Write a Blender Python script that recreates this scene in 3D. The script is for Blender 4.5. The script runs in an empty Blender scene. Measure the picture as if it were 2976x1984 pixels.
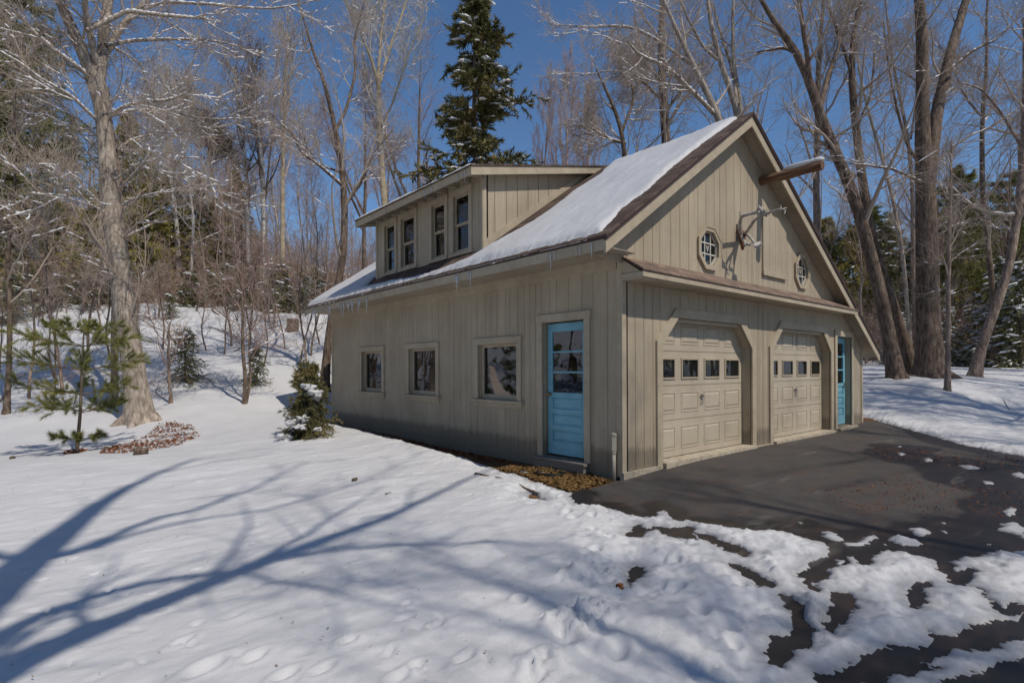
import bpy, bmesh, math, random
import numpy as np
from mathutils import Matrix, Vector
rng=np.random.default_rng(7); random.seed(7)
scene=bpy.context.scene
COL=scene.collection
# ------------------------------------------------------------------ camera calibration
FPX=1598.; CXp=1488.; CYp=1072.; ROLL=-0.0043
CAM=np.array([-6.042,-4.782,1.34])
RV=np.array([.763,-.648,0.]); RV/=np.linalg.norm(RV)
FV=np.array([-RV[1],RV[0],0.])
def W(dx,dy,depth):
    """world point seen at (dx,dy) of the 2352-wide view at a distance along the optical axis"""
    k=2976/2352.
    u=dx*k-CXp; v=-(dy*k-CYp)
    c,s=math.cos(ROLL),math.sin(ROLL)
    ur=u*c-v*s; vr=v*c+u*s
    return CAM+(FV*FPX+RV*ur+np.array([0,0,1.])*vr)*depth/FPX
def WZ(px,py,z=-.2):
    """ground point (plane z) at full-size photo pixel"""
    u=px-CXp; v=-(py-CYp)
    c,s=math.cos(ROLL),math.sin(ROLL)
    r=FV*FPX+RV*(u*c-v*s)+np.array([0,0,1.])*(v*c+u*s)
    t=(z-CAM[2])/r[2]
    return (CAM+r*t)[:2]
SUNV=np.array([.10,-1.,1.35]); SUNV/=np.linalg.norm(SUNV)
# ------------------------------------------------------------------ materials
def mat(name,col=(.5,.5,.5),rough=.8,spec=.3):
    m=bpy.data.materials.new(name); m.use_nodes=True
    b=m.node_tree.nodes['Principled BSDF']
    b.inputs['Base Color'].default_value=(*col,1); b.inputs['Roughness'].default_value=rough
    b.inputs['Specular IOR Level'].default_value=spec
    return m,m.node_tree,b
def node(nt,t,**k):
    n=nt.nodes.new(t)
    for a,v in k.items():
        if a in n.inputs: n.inputs[a].default_value=v
        else: setattr(n,a,v)
    return n
def coords(nt,scale=(1,1,1),kind='Object'):
    tc=node(nt,'ShaderNodeTexCoord'); mp=node(nt,'ShaderNodeMapping'); mp.inputs['Scale'].default_value=scale
    nt.links.new(tc.outputs[kind],mp.inputs[0]); return mp.outputs[0]
def noise(nt,vec,scale,detail=4,rough=.55):
    n=node(nt,'ShaderNodeTexNoise'); n.inputs['Scale'].default_value=scale; n.inputs['Detail'].default_value=detail; n.inputs['Roughness'].default_value=rough
    nt.links.new(vec,n.inputs['Vector']); return n.outputs['Fac']
def ramp(nt,fac,stops):
    r=node(nt,'ShaderNodeValToRGB'); e=r.color_ramp.elements
    while len(e)<len(stops): e.new(.5)
    for x,(p,c) in zip(e,stops): x.position=p; x.color=(*c,1) if len(c)==3 else c
    nt.links.new(fac,r.inputs[0]); return r.outputs[0]
def mix(nt,fac,a,b,blend='MIX'):
    n=node(nt,'ShaderNodeMix',data_type='RGBA',blend_type=blend)
    for s,v in ((0,fac),(6,a),(7,b)):
        if isinstance(v,(int,float)): n.inputs[s].default_value=v
        elif isinstance(v,tuple): n.inputs[s].default_value=(*v,1)
        else: nt.links.new(v,n.inputs[s])
    return n.outputs[2]
def bump(nt,b,h,strength=.3,dist=.02,prev=None):
    n=node(nt,'ShaderNodeBump'); n.inputs['Strength'].default_value=strength; n.inputs['Distance'].default_value=dist
    nt.links.new(h,n.inputs['Height'])
    if prev: nt.links.new(prev,n.inputs['Normal'])
    nt.links.new(n.outputs[0],b.inputs['Normal']); return n.outputs[0]
def scl(c,f): return tuple(x*f for x in c)
def paint(name,c,streak=(9,9,.7),wear=.35,rough=.62,chip=None,dirt=False):
    m,nt,b=mat(name,c,rough,.35)
    v=coords(nt,streak); n1=noise(nt,v,2.2,6,.6)
    v2=coords(nt); n2=noise(nt,v2,1.3,5)
    c1=ramp(nt,n1,[(.3,scl(c,1-wear*.55)),(.55,c),(.8,scl(c,1+wear*.28))])
    c2=ramp(nt,n2,[(.3,(.80,.78,.76)),(.65,(1.0,1.0,1.0))])
    o=mix(nt,1.,c1,c2,'MULTIPLY')
    if chip:
        v3=coords(nt,chip[1]); n3=noise(nt,v3,chip[2],7,.7)
        o=mix(nt,ramp(nt,n3,[(chip[3],(0,0,0)),(chip[3]+.03,(1,1,1))]),o,chip[0])
    if dirt:
        ta=node(nt,'ShaderNodeAttribute',attribute_name='tint'); t1=node(nt,'ShaderNodeMath',operation='ADD'); nt.links.new(ta.outputs['Fac'],t1.inputs[0]); t1.inputs[1].default_value=1.
        vm=node(nt,'ShaderNodeVectorMath',operation='SCALE'); nt.links.new(o,vm.inputs[0]); nt.links.new(t1.outputs[0],vm.inputs['Scale']); o=vm.outputs[0]
        tc=node(nt,'ShaderNodeTexCoord'); sp=node(nt,'ShaderNodeSeparateXYZ'); nt.links.new(tc.outputs['Object'],sp.inputs[0])
        da=node(nt,'ShaderNodeMath',operation='MULTIPLY_ADD'); nt.links.new(noise(nt,coords(nt,(6,6,1.2)),1.5,5,.7),da.inputs[0]); da.inputs[1].default_value=-.30; nt.links.new(sp.outputs[2],da.inputs[2])
        o=mix(nt,ramp(nt,da.outputs[0],[(0.,(.6,.6,.6)),(.10,(0,0,0))]),o,(.12,.10,.075))
        n9=noise(nt,coords(nt,(3,3,3)),14,3,.6); o=mix(nt,ramp(nt,n9,[(.74,(0,0,0)),(.77,(.6,.6,.6))]),o,(.16,.13,.10))
    nt.links.new(o,b.inputs['Base Color'])
    bump(nt,b,n1,.25,.006)
    return m
SID=(.445,.372,.268)
M={}
M['siding']=paint('siding_paint',SID,(10,10,.5),.26,chip=((.24,.21,.16),(7,7,1.1),5.,.72),dirt=True)
M['trim']=paint('trim_paint',(.47,.395,.285),(3,3,3),.25,chip=((.52,.47,.38),(3,3,3),6.,.70))
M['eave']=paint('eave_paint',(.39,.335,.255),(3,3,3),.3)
M['gdoor']=paint('garage_door_paint',(.51,.44,.335),(3,3,2),.12,.5)
M['blue']=paint('blue_door_paint',(.20,.45,.56),(2,2,7),.3,.45,chip=((.10,.19,.24),(2.5,2.5,14),6,.675))
M['white']=paint('white_muntin',(.62,.58,.50),(3,3,3),.2)
M['weathered']=paint('grey_board',(.24,.22,.19),(2,2,12),.5)
m,nt,b=mat('concrete',(.5,.43,.32),.9); v=coords(nt); n=noise(nt,v,9,8,.7)
nt.links.new(ramp(nt,n,[(.3,(.27,.22,.16)),(.55,(.47,.41,.31)),(.8,(.58,.52,.42))]),b.inputs[0]); bump(nt,b,n,.5,.01); M['concrete']=m
m,nt,b=mat('dark_edge_metal',(.055,.032,.028),.5); M['drip']=m
# shingles
def shingles(name,udir):
    m,nt,b=mat(name,(.15,.12,.1),.95,.2)
    tc=node(nt,'ShaderNodeTexCoord'); sp=node(nt,'ShaderNodeSeparateXYZ'); nt.links.new(tc.outputs['Object'],sp.inputs[0])
    cb=node(nt,'ShaderNodeCombineXYZ')
    if udir=='Y':
        mu=node(nt,'ShaderNodeMath',operation='MULTIPLY'); mu.inputs[1].default_value=1.21; nt.links.new(sp.outputs[0],mu.inputs[0])
        nt.links.new(sp.outputs[1],cb.inputs[0]); nt.links.new(mu.outputs[0],cb.inputs[1])
    else:
        mu=node(nt,'ShaderNodeMath',operation='MULTIPLY'); mu.inputs[1].default_value=1.25; nt.links.new(sp.outputs[1],mu.inputs[0])
        nt.links.new(sp.outputs[0],cb.inputs[0]); nt.links.new(mu.outputs[0],cb.inputs[1])
    br=node(nt,'ShaderNodeTexBrick'); nt.links.new(cb.outputs[0],br.inputs['Vector'])
    for k,vv in (('Scale',1.),('Mortar Size',.006),('Mortar Smooth',.3),('Brick Width',.24),('Row Height',.125),('Bias',0.)): br.inputs[k].default_value=vv
    br.inputs['Color1'].default_value=((.17,.125,.10,1) if udir=='Y' else (.30,.225,.175,1)); br.inputs['Color2'].default_value=((.085,.062,.052,1) if udir=='Y' else (.18,.13,.105,1)); br.inputs['Mortar'].default_value=(.035,.027,.023,1)
    v=coords(nt); n=noise(nt,v,60,3); n2=noise(nt,v,3,3)
    o=mix(nt,.6,br.outputs[0],ramp(nt,n,[(.35,(.45,.42,.4)),(.65,(1.3,1.25,1.2))]),'MULTIPLY')
    o=mix(nt,.7,o,ramp(nt,n2,[(.35,(.65,.65,.65)),(.65,(1.15,1.12,1.1))]),'MULTIPLY')
    nt.links.new(o,b.inputs[0]); p=bump(nt,b,br.outputs['Fac'],-.8,.02); bump(nt,b,n,.4,.004,p)
    return m
M['shingleY']=shingles('roof_shingles','Y'); M['shingleX']=shingles('pent_shingles','X')
# glass : dark thin pane, partly see-through, reflecting
def glass(name,ior=1.85):
    m=bpy.data.materials.new(name); m.use_nodes=True; nt=m.node_tree; nt.nodes.clear()
    out=node(nt,'ShaderNodeOutputMaterial'); g=node(nt,'ShaderNodeBsdfGlossy'); g.inputs['Roughness'].default_value=.015; g.inputs['Color'].default_value=(.95,.97,1,1)
    t=node(nt,'ShaderNodeBsdfTransparent'); t.inputs['Color'].default_value=(.75,.78,.78,1)
    fr=node(nt,'ShaderNodeFresnel'); fr.inputs['IOR'].default_value=ior
    v=coords(nt); n=noise(nt,v,1.7,2); bp=node(nt,'ShaderNodeBump'); bp.inputs['Strength'].default_value=.22; bp.inputs['Distance'].default_value=.03
    nt.links.new(n,bp.inputs['Height']); nt.links.new(bp.outputs[0],g.inputs['Normal'])
    mx=node(nt,'ShaderNodeMixShader'); ge=node(nt,'ShaderNodeNewGeometry'); iv=node(nt,'ShaderNodeMath',operation='SUBTRACT'); iv.inputs[0].default_value=1.; nt.links.new(ge.outputs['Backfacing'],iv.inputs[1]); ml=node(nt,'ShaderNodeMath',operation='MULTIPLY'); nt.links.new(fr.outputs[0],ml.inputs[0]); nt.links.new(iv.outputs[0],ml.inputs[1]); nt.links.new(ml.outputs[0],mx.inputs[0]); nt.links.new(t.outputs[0],mx.inputs[1]); nt.links.new(g.outputs[0],mx.inputs[2]); nt.links.new(mx.outputs[0],out.inputs[0])
    return m
M['glass']=glass('window_glass',1.85); M['glass2']=glass('dark_window_glass',1.4)
M['brass']=mat('aged_brass',(.35,.25,.12),.35,.5)[0]; M['brass'].node_tree.nodes['Principled BSDF'].inputs['Metallic'].default_value=.9
M['steel']=mat('dark_steel',(.3,.3,.3),.35,.5)[0]; M['steel'].node_tree.nodes['Principled BSDF'].inputs['Metallic'].default_value=.8
M['black']=mat('interior_dark',(.03,.027,.025),.9)[0]
M['pvc']=paint('conduit_plastic',(.40,.37,.31),(3,3,3),.2)
# log wood
m,nt,b=mat('log_wood',(.3,.16,.08),.6); v=coords(nt,(14,1.2,14)); n=noise(nt,v,1.6,6,.65)
nt.links.new(ramp(nt,n,[(.3,(.045,.022,.015)),(.46,(.12,.056,.03)),(.6,(.25,.16,.095)),(.8,(.38,.29,.2))]),b.inputs[0]); bump(nt,b,n,.4,.01); M['log']=m
M['orange']=mat('orange_varnish',(.95,.42,.15),.4,.4)[0]
# snow
m,nt,b=mat('snow',(.80,.81,.83),.55,.35); v=coords(nt)
n1=noise(nt,v,7.,8,.62); n2=noise(nt,v,70.,4,.7); n3=noise(nt,v,1.1,3)
nt.links.new(ramp(nt,n3,[(.3,(.56,.555,.555)),(.7,(.63,.625,.62))]),b.inputs[0])
atn=node(nt,'ShaderNodeAttribute',attribute_name='cover'); n4=noise(nt,v,9.,5,.7)
ca=node(nt,'ShaderNodeMath',operation='MULTIPLY_ADD'); nt.links.new(n4,ca.inputs[0]); ca.inputs[1].default_value=-.16; nt.links.new(atn.outputs['Fac'],ca.inputs[2])
mrn=node(nt,'ShaderNodeMapRange'); mrn.inputs['From Min'].default_value=-.08; mrn.inputs['From Max'].default_value=.06; nt.links.new(ca.outputs[0],mrn.inputs[0])
n5=noise(nt,v,33.,4,.75)
gr=ramp(nt,n5,[(.70,(1,1,1)),(.77,(.55,.50,.45))])
o_=mix(nt,mrn.outputs[0],(.34,.34,.345),[l for l in nt.links if l.to_socket==b.inputs[0]][0].from_socket)
o_=mix(nt,.55,o_,gr,'MULTIPLY'); nt.links.new(o_,b.inputs[0])
p=bump(nt,b,n1,.24,.05); bump(nt,b,n2,.4,.010,p); M['snow']=m
_m=M['snow'].copy(); _m.name='roof_snow_material'; M['snow2']=_m
for _n in _m.node_tree.nodes:
    if _n.type=='MAP_RANGE':
        for _l in list(_m.node_tree.links):
            if _l.to_node==_n: _m.node_tree.links.remove(_l)
        _n.inputs[0].default_value=1.
M['treesnow']=mat('branch_snow',(.80,.80,.81),.7,.3)[0]
# ground litter
m,nt,b=mat('leaf_litter_soil',(.12,.07,.04),.95,.2); v=coords(nt)
n1=noise(nt,v,14,8,.75); n2=noise(nt,v,1.5,4)
c1=ramp(nt,n1,[(.3,(.035,.022,.015)),(.48,(.13,.065,.032)),(.6,(.26,.125,.05)),(.75,(.36,.22,.11))])
c2=ramp(nt,n1,[(.3,(.03,.022,.014)),(.5,(.10,.062,.028)),(.7,(.20,.13,.055))])
nt.links.new(mix(nt,ramp(nt,n2,[(.42,(0,0,0)),(.58,(1,1,1))]),c1,c2),b.inputs[0]); bump(nt,b,n1,.9,.03); M['litter']=m
# asphalt
m,nt,b=mat('asphalt',(.045,.042,.04),.9,.35); v=coords(nt)
n1=noise(nt,v,.42,6,.6); n2=noise(nt,v,160,3,.6); n3=noise(nt,v,2.3,8,.75); n4=noise(nt,coords(nt,(1,3.2,1)),1.4,6,.72)
dry=ramp(nt,n3,[(.3,(.052,.047,.044)),(.7,(.092,.083,.077))])
wet=ramp(nt,n3,[(.3,(.016,.014,.013)),(.7,(.030,.026,.024))])
atn=node(nt,'ShaderNodeAttribute',attribute_name='wet')
wa=node(nt,'ShaderNodeMath',operation='MULTIPLY_ADD'); nt.links.new(n3,wa.inputs[0]); wa.inputs[1].default_value=1.15; nt.links.new(atn.outputs['Fac'],wa.inputs[2])
wm=ramp(nt,wa.outputs[0],[(.62,(0,0,0)),(.86,(.45,.45,.45)),(1.0,(1,1,1))])
base=mix(nt,wm,dry,wet)
red=ramp(nt,n4,[(.50,(0,0,0)),(.70,(.5,.5,.5))])
base=mix(nt,red,base,(.105,.062,.042))
n5=noise(nt,coords(nt,(.5,2.6,1)),1.1,5,.6); base=mix(nt,ramp(nt,n5,[(.60,(0,0,0)),(.70,(.35,.35,.35))]),base,(.22,.20,.18))
base=mix(nt,.55,base,ramp(nt,n2,[(.35,(.45,.45,.45)),(.7,(1.5,1.45,1.4))]),'MULTIPLY')
nt.links.new(base,b.inputs[0])
mr=node(nt,'ShaderNodeMapRange'); mr.inputs['To Min'].default_value=.92; mr.inputs['To Max'].default_value=.42; nt.links.new(wm,mr.inputs[0]); nt.links.new(mr.outputs[0],b.inputs['Roughness'])
p=bump(nt,b,n2,.5,.006); bump(nt,b,n3,.3,.01,p); M['asphalt']=m
# barks
def bark(name,a,bb,cc,sc=(5,5,1.2),s=3.,bs=.8):
    m,nt,b=mat(name,bb,.9,.2); v=coords(nt,sc); n=noise(nt,v,s,8,.68); n2=noise(nt,coords(nt),1.1,3)
    o=ramp(nt,n,[(.32,a),(.5,bb),(.68,cc)])
    o=mix(nt,.8,o,ramp(nt,n2,[(.35,(.72,.70,.68)),(.65,(1.1,1.08,1.05))]),'MULTIPLY')
    nt.links.new(o,b.inputs[0]); bump(nt,b,n,bs,.03); return m
M['maple']=bark('maple_bark',(.13,.105,.085),(.36,.305,.25),(.58,.51,.43))
M['dark']=bark('dark_bark',(.055,.040,.031),(.165,.122,.093),(.30,.24,.19))
M['pinkish']=bark('brown_bark',(.11,.08,.062),(.29,.22,.175),(.45,.37,.31))
M['birch']=bark('birch_bark',(.18,.155,.13),(.55,.51,.46),(.70,.67,.62),(2,2,6),2.2,.3)
M['beige']=bark('beech_bark',(.27,.215,.14),(.44,.36,.25),(.52,.44,.32),(2,2,3),2.,.2)
M['twig']=mat('twig_bark',(.42,.34,.275),.85)[0]
M['twigred']=mat('reddish_twig_bark',(.36,.255,.215),.85)[0]
M['pinktwig']=mat('brown_twig_bark',(.33,.235,.175),.85)[0]
M['twigpale']=mat('pale_twig_bark',(.55,.49,.43),.85)[0]
def needle(name,a,bb,cc):
    m,nt,b=mat(name,bb,.7,.25); v=coords(nt); n=noise(nt,v,1.4,5,.7); n2=noise(nt,v,11,2)
    o=ramp(nt,n,[(.32,a),(.5,bb),(.66,cc)]); o=mix(nt,.6,o,ramp(nt,n2,[(.3,(.55,.55,.55)),(.7,(1.4,1.4,1.4))]),'MULTIPLY'); nt.links.new(o,b.inputs[0]); return m
M['spruce']=needle('spruce_needles',(.065,.068,.028),(.15,.14,.05),(.30,.225,.085))
M['pine']=needle('pine_needles',(.09,.10,.03),(.18,.185,.05),(.28,.26,.08))
M['hemlock']=needle('hemlock_needles',(.17,.155,.04),(.33,.285,.08),(.46,.37,.13))
M['bgconifer']=needle('dark_conifer_needles',(.08,.09,.04),(.18,.185,.075),(.30,.27,.11))
M['leaf']=mat('dead_leaf',(.33,.13,.05),.8)[0]
m,nt,b=mat('dead_leaves',(.3,.13,.05),.95,.08); v=coords(nt); n=noise(nt,v,9,2)
nt.links.new(ramp(nt,n,[(.35,(.05,.018,.009)),(.5,(.20,.066,.024)),(.65,(.36,.16,.065))]),b.inputs[0]); M['leaf']=m
M['beechleaf']=mat('pale_dead_leaf',(.50,.36,.20),.8)[0]
M['antler']=bark('antler_bone',(.22,.21,.20),(.42,.40,.37),(.62,.59,.54),(3,3,3),4,.3)
M['skull']=mat('brown_skull',(.14,.055,.035),.7)[0]
m,nt,b=mat('ice',(.9,.95,1),.08,.5); b.inputs['Transmission Weight'].default_value=.6; b.inputs['IOR'].default_value=1.31; M['ice']=m
# ------------------------------------------------------------------ object helpers
def link(o,parent=None):
    COL.objects.link(o)
    if parent is not None: o.parent=parent
    return o
def meshobj(name,V,F,m,parent=None,smooth=False,mesh=None):
    me=mesh or bpy.data.meshes.new(name)
    if mesh is None:
        me.from_pydata([tuple(map(float,v)) for v in V],[],[tuple(f) for f in F]); me.update()
    if smooth: me.polygons.foreach_set('use_smooth',[True]*len(me.polygons))
    for mm in (m if isinstance(m,(list,tuple)) else [m]): me.materials.append(mm)
    return link(bpy.data.objects.new(name,me),parent)
def npmesh(name,V,F,m,parent=None,smooth=False):
    """V (n,3) F (k,3|4) arrays, fast"""
    V=np.asarray(V,np.float32); F=np.asarray(F,np.int32); k=F.shape[1]
    me=bpy.data.meshes.new(name); me.vertices.add(len(V)); me.vertices.foreach_set('co',V.ravel())
    me.loops.add(F.size); me.loops.foreach_set('vertex_index',F.ravel())
    me.polygons.add(len(F)); me.polygons.foreach_set('loop_start',np.arange(0,F.size,k,dtype=np.int32)); me.polygons.foreach_set('loop_total',np.full(len(F),k,np.int32))
    if smooth: me.polygons.foreach_set('use_smooth',np.ones(len(F),bool))
    me.update(calc_edges=True); me.materials.append(m)
    return link(bpy.data.objects.new(name,me),parent)
def tag(o,label=None,cat=None,group=None,kind=None):
    if label: o['label']=label
    if cat: o['category']=cat
    if group: o['group']=group
    if kind: o['kind']=kind
    return o
def empty(name,loc,label,cat,group=None):
    o=bpy.data.objects.new(name,None); o.location=tuple(map(float,loc)); o.empty_display_size=.2; COL.objects.link(o); return tag(o,label,cat,group)
GAB=lambda u,v,w:(u,w,v)       # gable wall: u=X v=Z w=depth into the building
LEF=lambda u,v,w:(w,u,v)       # left wall:  u=Y v=Z w=depth into the building
class MB:
    def __init__(s): s.V=[];s.F=[]
    def add(s,V,F):
        n=len(s.V); s.V+=[tuple(v) for v in V]; s.F+=[tuple(i+n for i in f) for f in F]
    def box(s,a,b,f=None,jit=0):
        (x0,y0,z0),(x1,y1,z1)=a,b
        P=[(x,y,z) for x in (x0,x1) for y in (y0,y1) for z in (z0,z1)]
        if f: P=[f(*p) for p in P]
        s.add(P,[(0,1,3,2),(4,6,7,5),(0,4,5,1),(2,3,7,6),(0,2,6,4),(1,5,7,3)])
    def bbox(s,u0,v0,u1,v1,w0,w1,f,bev=.004):
        """board lying on a wall with chamfered front edges (front at w0)"""
        b=min(bev,abs(u1-u0)/3,abs(v1-v0)/3)
        P=[f(u,v,w1) for u,v in ((u0,v0),(u1,v0),(u1,v1),(u0,v1))]+[f(u,v,w0+b) for u,v in ((u0,v0),(u1,v0),(u1,v1),(u0,v1))]+[f(u,v,w0) for u,v in ((u0+b,v0+b),(u1-b,v0+b),(u1-b,v1-b),(u0+b,v1-b))]
        F=[(0,1,2,3),(8,9,10,11)]
        for k in range(4):
            j=(k+1)%4; F+=[(k,j,4+j,4+k),(4+k,4+j,8+j,8+k)]
        s.add(P,F)
    def prism(s,poly,w0,w1,f):
        n=len(poly); P=[f(u,v,w0) for u,v in poly]+[f(u,v,w1) for u,v in poly]
        s.add(P,[tuple(range(n)),tuple(range(2*n-1,n-1,-1))]+[(i,(i+1)%n,n+(i+1)%n,n+i) for i in range(n)])
    def ring(s,outer,inner,w0,w1,f,closed=True):
        n=len(outer); rng_=range(n) if closed else range(n-1)
        for i in rng_:
            j=(i+1)%n; s.prism([outer[i],outer[j],inner[j],inner[i]],w0,w1,f)
    def frustum(s,u0,v0,u1,v1,w,d,ins,f):
        P=[f(u,v,w) for u,v in ((u0,v0),(u1,v0),(u1,v1),(u0,v1))]+[f(u,v,w-d) for u,v in ((u0+ins,v0+ins),(u1-ins,v0+ins),(u1-ins,v1-ins),(u0+ins,v1-ins))]
        s.add(P,[(4,5,6,7)]+[(i,(i+1)%4,4+(i+1)%4,4+i) for i in range(4)])
    def tube(s,pts,rads,n=8,cap=True):
        P=np.array(pts,float)[None]; r=np.array(rads,float)[None]; V,F=tubes(P,r,n)
        s.add(V.tolist(),F.tolist())
        if cap:
            k=len(s.V)-len(V); s.F.append(tuple(range(k+n-1,k-1,-1))); s.F.append(tuple(range(len(s.V)-n,len(s.V))))
    def build(s,name,m,parent=None,smooth=False):
        o=meshobj(name,s.V,s.F,m,parent,smooth)
        bm=bmesh.new(); bm.from_mesh(o.data); bmesh.ops.recalc_face_normals(bm,faces=bm.faces); bm.to_mesh(o.data); bm.free()
        return o
def tubes(P,r,n=6):
    """P (N,S,3) r (N,S) -> verts, quads"""
    N,S,_=P.shape
    T=np.gradient(P,axis=1); T/=np.linalg.norm(T,axis=2,keepdims=True)+1e-9
    m=T.mean(axis=1,keepdims=True)
    ref=np.where(np.abs(m[:,:,2:3])>.75,np.array([1.,.13,0]),np.array([.05,.1,1.]))
    A=np.cross(T,np.broadcast_to(ref,T.shape)); A/=np.linalg.norm(A,axis=2,keepdims=True)+1e-9
    B=np.cross(T,A); a=np.arange(n)*2*np.pi/n
    V=P[:,:,None,:]+r[:,:,None,None]*(A[:,:,None,:]*np.cos(a)[None,None,:,None]+B[:,:,None,:]*np.sin(a)[None,None,:,None])
    idx=np.arange(N*S*n).reshape(N,S,n)
    q=np.stack([idx[:,:-1,:],np.roll(idx,-1,2)[:,:-1,:],np.roll(idx,-1,2)[:,1:,:],idx[:,1:,:]],-1).reshape(-1,4)
    return V.reshape(-1,3),q
class Acc:
    def __init__(s): s.V=[];s.F=[];s.n=0
    def add(s,V,F):
        if len(V)==0: return
        s.V.append(V); s.F.append(F+s.n); s.n+=len(V)
    def build(s,name,m,parent=None,smooth=True):
        if not s.V: return None
        return npmesh(name,np.concatenate(s.V),np.concatenate(s.F),m,parent,smooth)
# ------------------------------------------------------------------ noise and distance
_tab=np.random.default_rng(3).random((256,256))
def vnoise(x,y):
    xi=np.floor(x).astype(int); yi=np.floor(y).astype(int); fx=x-xi; fy=y-yi
    fx=fx*fx*(3-2*fx); fy=fy*fy*(3-2*fy)
    g=lambda a,b:_tab[a&255,b&255]
    return (g(xi,yi)*(1-fx)+g(xi+1,yi)*fx)*(1-fy)+(g(xi,yi+1)*(1-fx)+g(xi+1,yi+1)*fx)*fy
def fbm(x,y,o=4,g=.5):
    s=0;a=1;t=0
    for k in range(o):
        s=s+a*vnoise(x*2**k+17.3*k,y*2**k+5.1*k); t+=a; a*=g
    return s/t-.5
def sdpoly(px,py,poly):
    """signed distance, positive inside"""
    poly=np.asarray(poly,float); n=len(poly)
    x0,y0=poly.min(0)-1.2; x1,y1=poly.max(0)+1.2
    out=np.full(px.shape,-1.2); sel=(px>x0)&(px<x1)&(py>y0)&(py<y1)
    X=px[sel];Y=py[sel]; d=np.full(X.shape,1e9); ins=np.zeros(X.shape,bool)
    for i in range(n):
        a=poly[i]; b=poly[(i+1)%n]; e=b-a; L=e@e+1e-12
        t=np.clip(((X-a[0])*e[0]+(Y-a[1])*e[1])/L,0,1)
        d=np.minimum(d,(X-a[0]-t*e[0])**2+(Y-a[1]-t*e[1])**2)
        c=((a[1]>Y)!=(b[1]>Y)); 
        if abs(b[1]-a[1])>1e-12: ins^=c&(X<(b[0]-a[0])*(Y-a[1])/(b[1]-a[1])+a[0])
    out[sel]=np.where(ins,1,-1)*np.sqrt(d); return out
# ------------------------------------------------------------------ terrain
cp=[]
def c_(dx,dy,dep): cp.append(W(dx,dy,dep))
for x,y,z in [(0,0,-.2),(.9,-.15,-.11),(3,-.2,-.095),(6,-.2,-.095),(3,-1.,-.14),(7,-1,-.13),(9.4,0,-.13),(0,5,-.2),(0,9.9,-.18),(5,5,-.2),(9.4,9,0),(4,10,0),(-.6,1,-.22),(-.6,5,-.16),(-.6,9,-.10),
              (-1.4,7,-.05),(-1.5,3,-.2),(-2.5,0,-.28),(-4.5,-2.7,-.32),(-6.3,-1,-.34),(-6,-4.8,-.36),(-9,-5,-.4),(-2.4,-4.3,-.33),(2,-3,-.24),(6,-3,-.2),(3,-8,-.3),(-3,-10,-.4),(9,-8,-.1),
              (-6.3,.7,-.34),(-5.2,3,-.40),(-4,2,-.30),(-3,4,-.20),(-2.2,6.5,-.12),(-10,0,-.4),(-8,6,-.45),(-20,-6,-.4),(-30,-20,0),(0,-30,0),(-15,-30,0),(20,-25,.3),(40,-20,.8),(-40,-8,1.5),(-30,5,2.5)]:
    cp.append(np.array([x,y,z]))
for a in [(0,1075,8),(350,1050,10.2),(200,1055,10),(600,1010,11.5),(325,975,13.6),(20,968,14),(560,937,15),(700,880,18),(100,900,16),(300,800,20),(560,790,22),(120,740,24),(400,715,26),(600,720,26),(720,745,24),
          (30,690,28),(400,650,33),(650,660,36),(100,560,38),(350,560,44),(640,620,46),(850,640,50),(1050,700,60),(0,430,60),(-300,600,45),(-400,800,26),(-500,950,16),
          (2059,872,17.5),(2131,872,18),(2236,872,19),(2000,960,13.6),(2175,905,15.5),(2352,900,16),(2352,990,13),(2600,850,22),(2700,950,14),(2050,842,32),(2300,838,34),(2100,800,60),(2500,790,60),(1700,790,60),(1400,740,60),(1900,850,24)]: c_(*a)
CP=np.array(cp); MC=2.2
def _phi(x,y,cx,cy): return np.sqrt((x[:,None]-cx)**2+(y[:,None]-cy)**2+MC*MC)
_A=_phi(CP[:,0],CP[:,1],CP[:,0],CP[:,1]); _n=len(CP)
_K=np.zeros((_n+1,_n+1)); _K[:_n,:_n]=_A-np.eye(_n)*.15; _K[:_n,_n]=1; _K[_n,:_n]=1
_w=np.linalg.solve(_K,np.append(CP[:,2],0))
def T(x,y):
    x=np.atleast_1d(np.asarray(x,float)); y=np.atleast_1d(np.asarray(y,float)); sh=x.shape; x=x.ravel(); y=y.ravel(); o=np.empty(len(x))
    for i in range(0,len(x),40000):
        o[i:i+40000]=_phi(x[i:i+40000],y[i:i+40000],CP[:,0],CP[:,1])@_w[:_n]+_w[_n]
    return np.clip(o,-1.2,24).reshape(sh)
def T1(x,y): return float(T(x,y)[0])
z8=lambda L:[WZ(1500+x*.62755,1300+y*.62755) for x,y in L]
z3=lambda L:[WZ(900+x*.42517,850+y*.42517) for x,y in L]
dD=lambda L:[WZ(x*1.26531,y*1.26531) for x,y in L]
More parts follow.
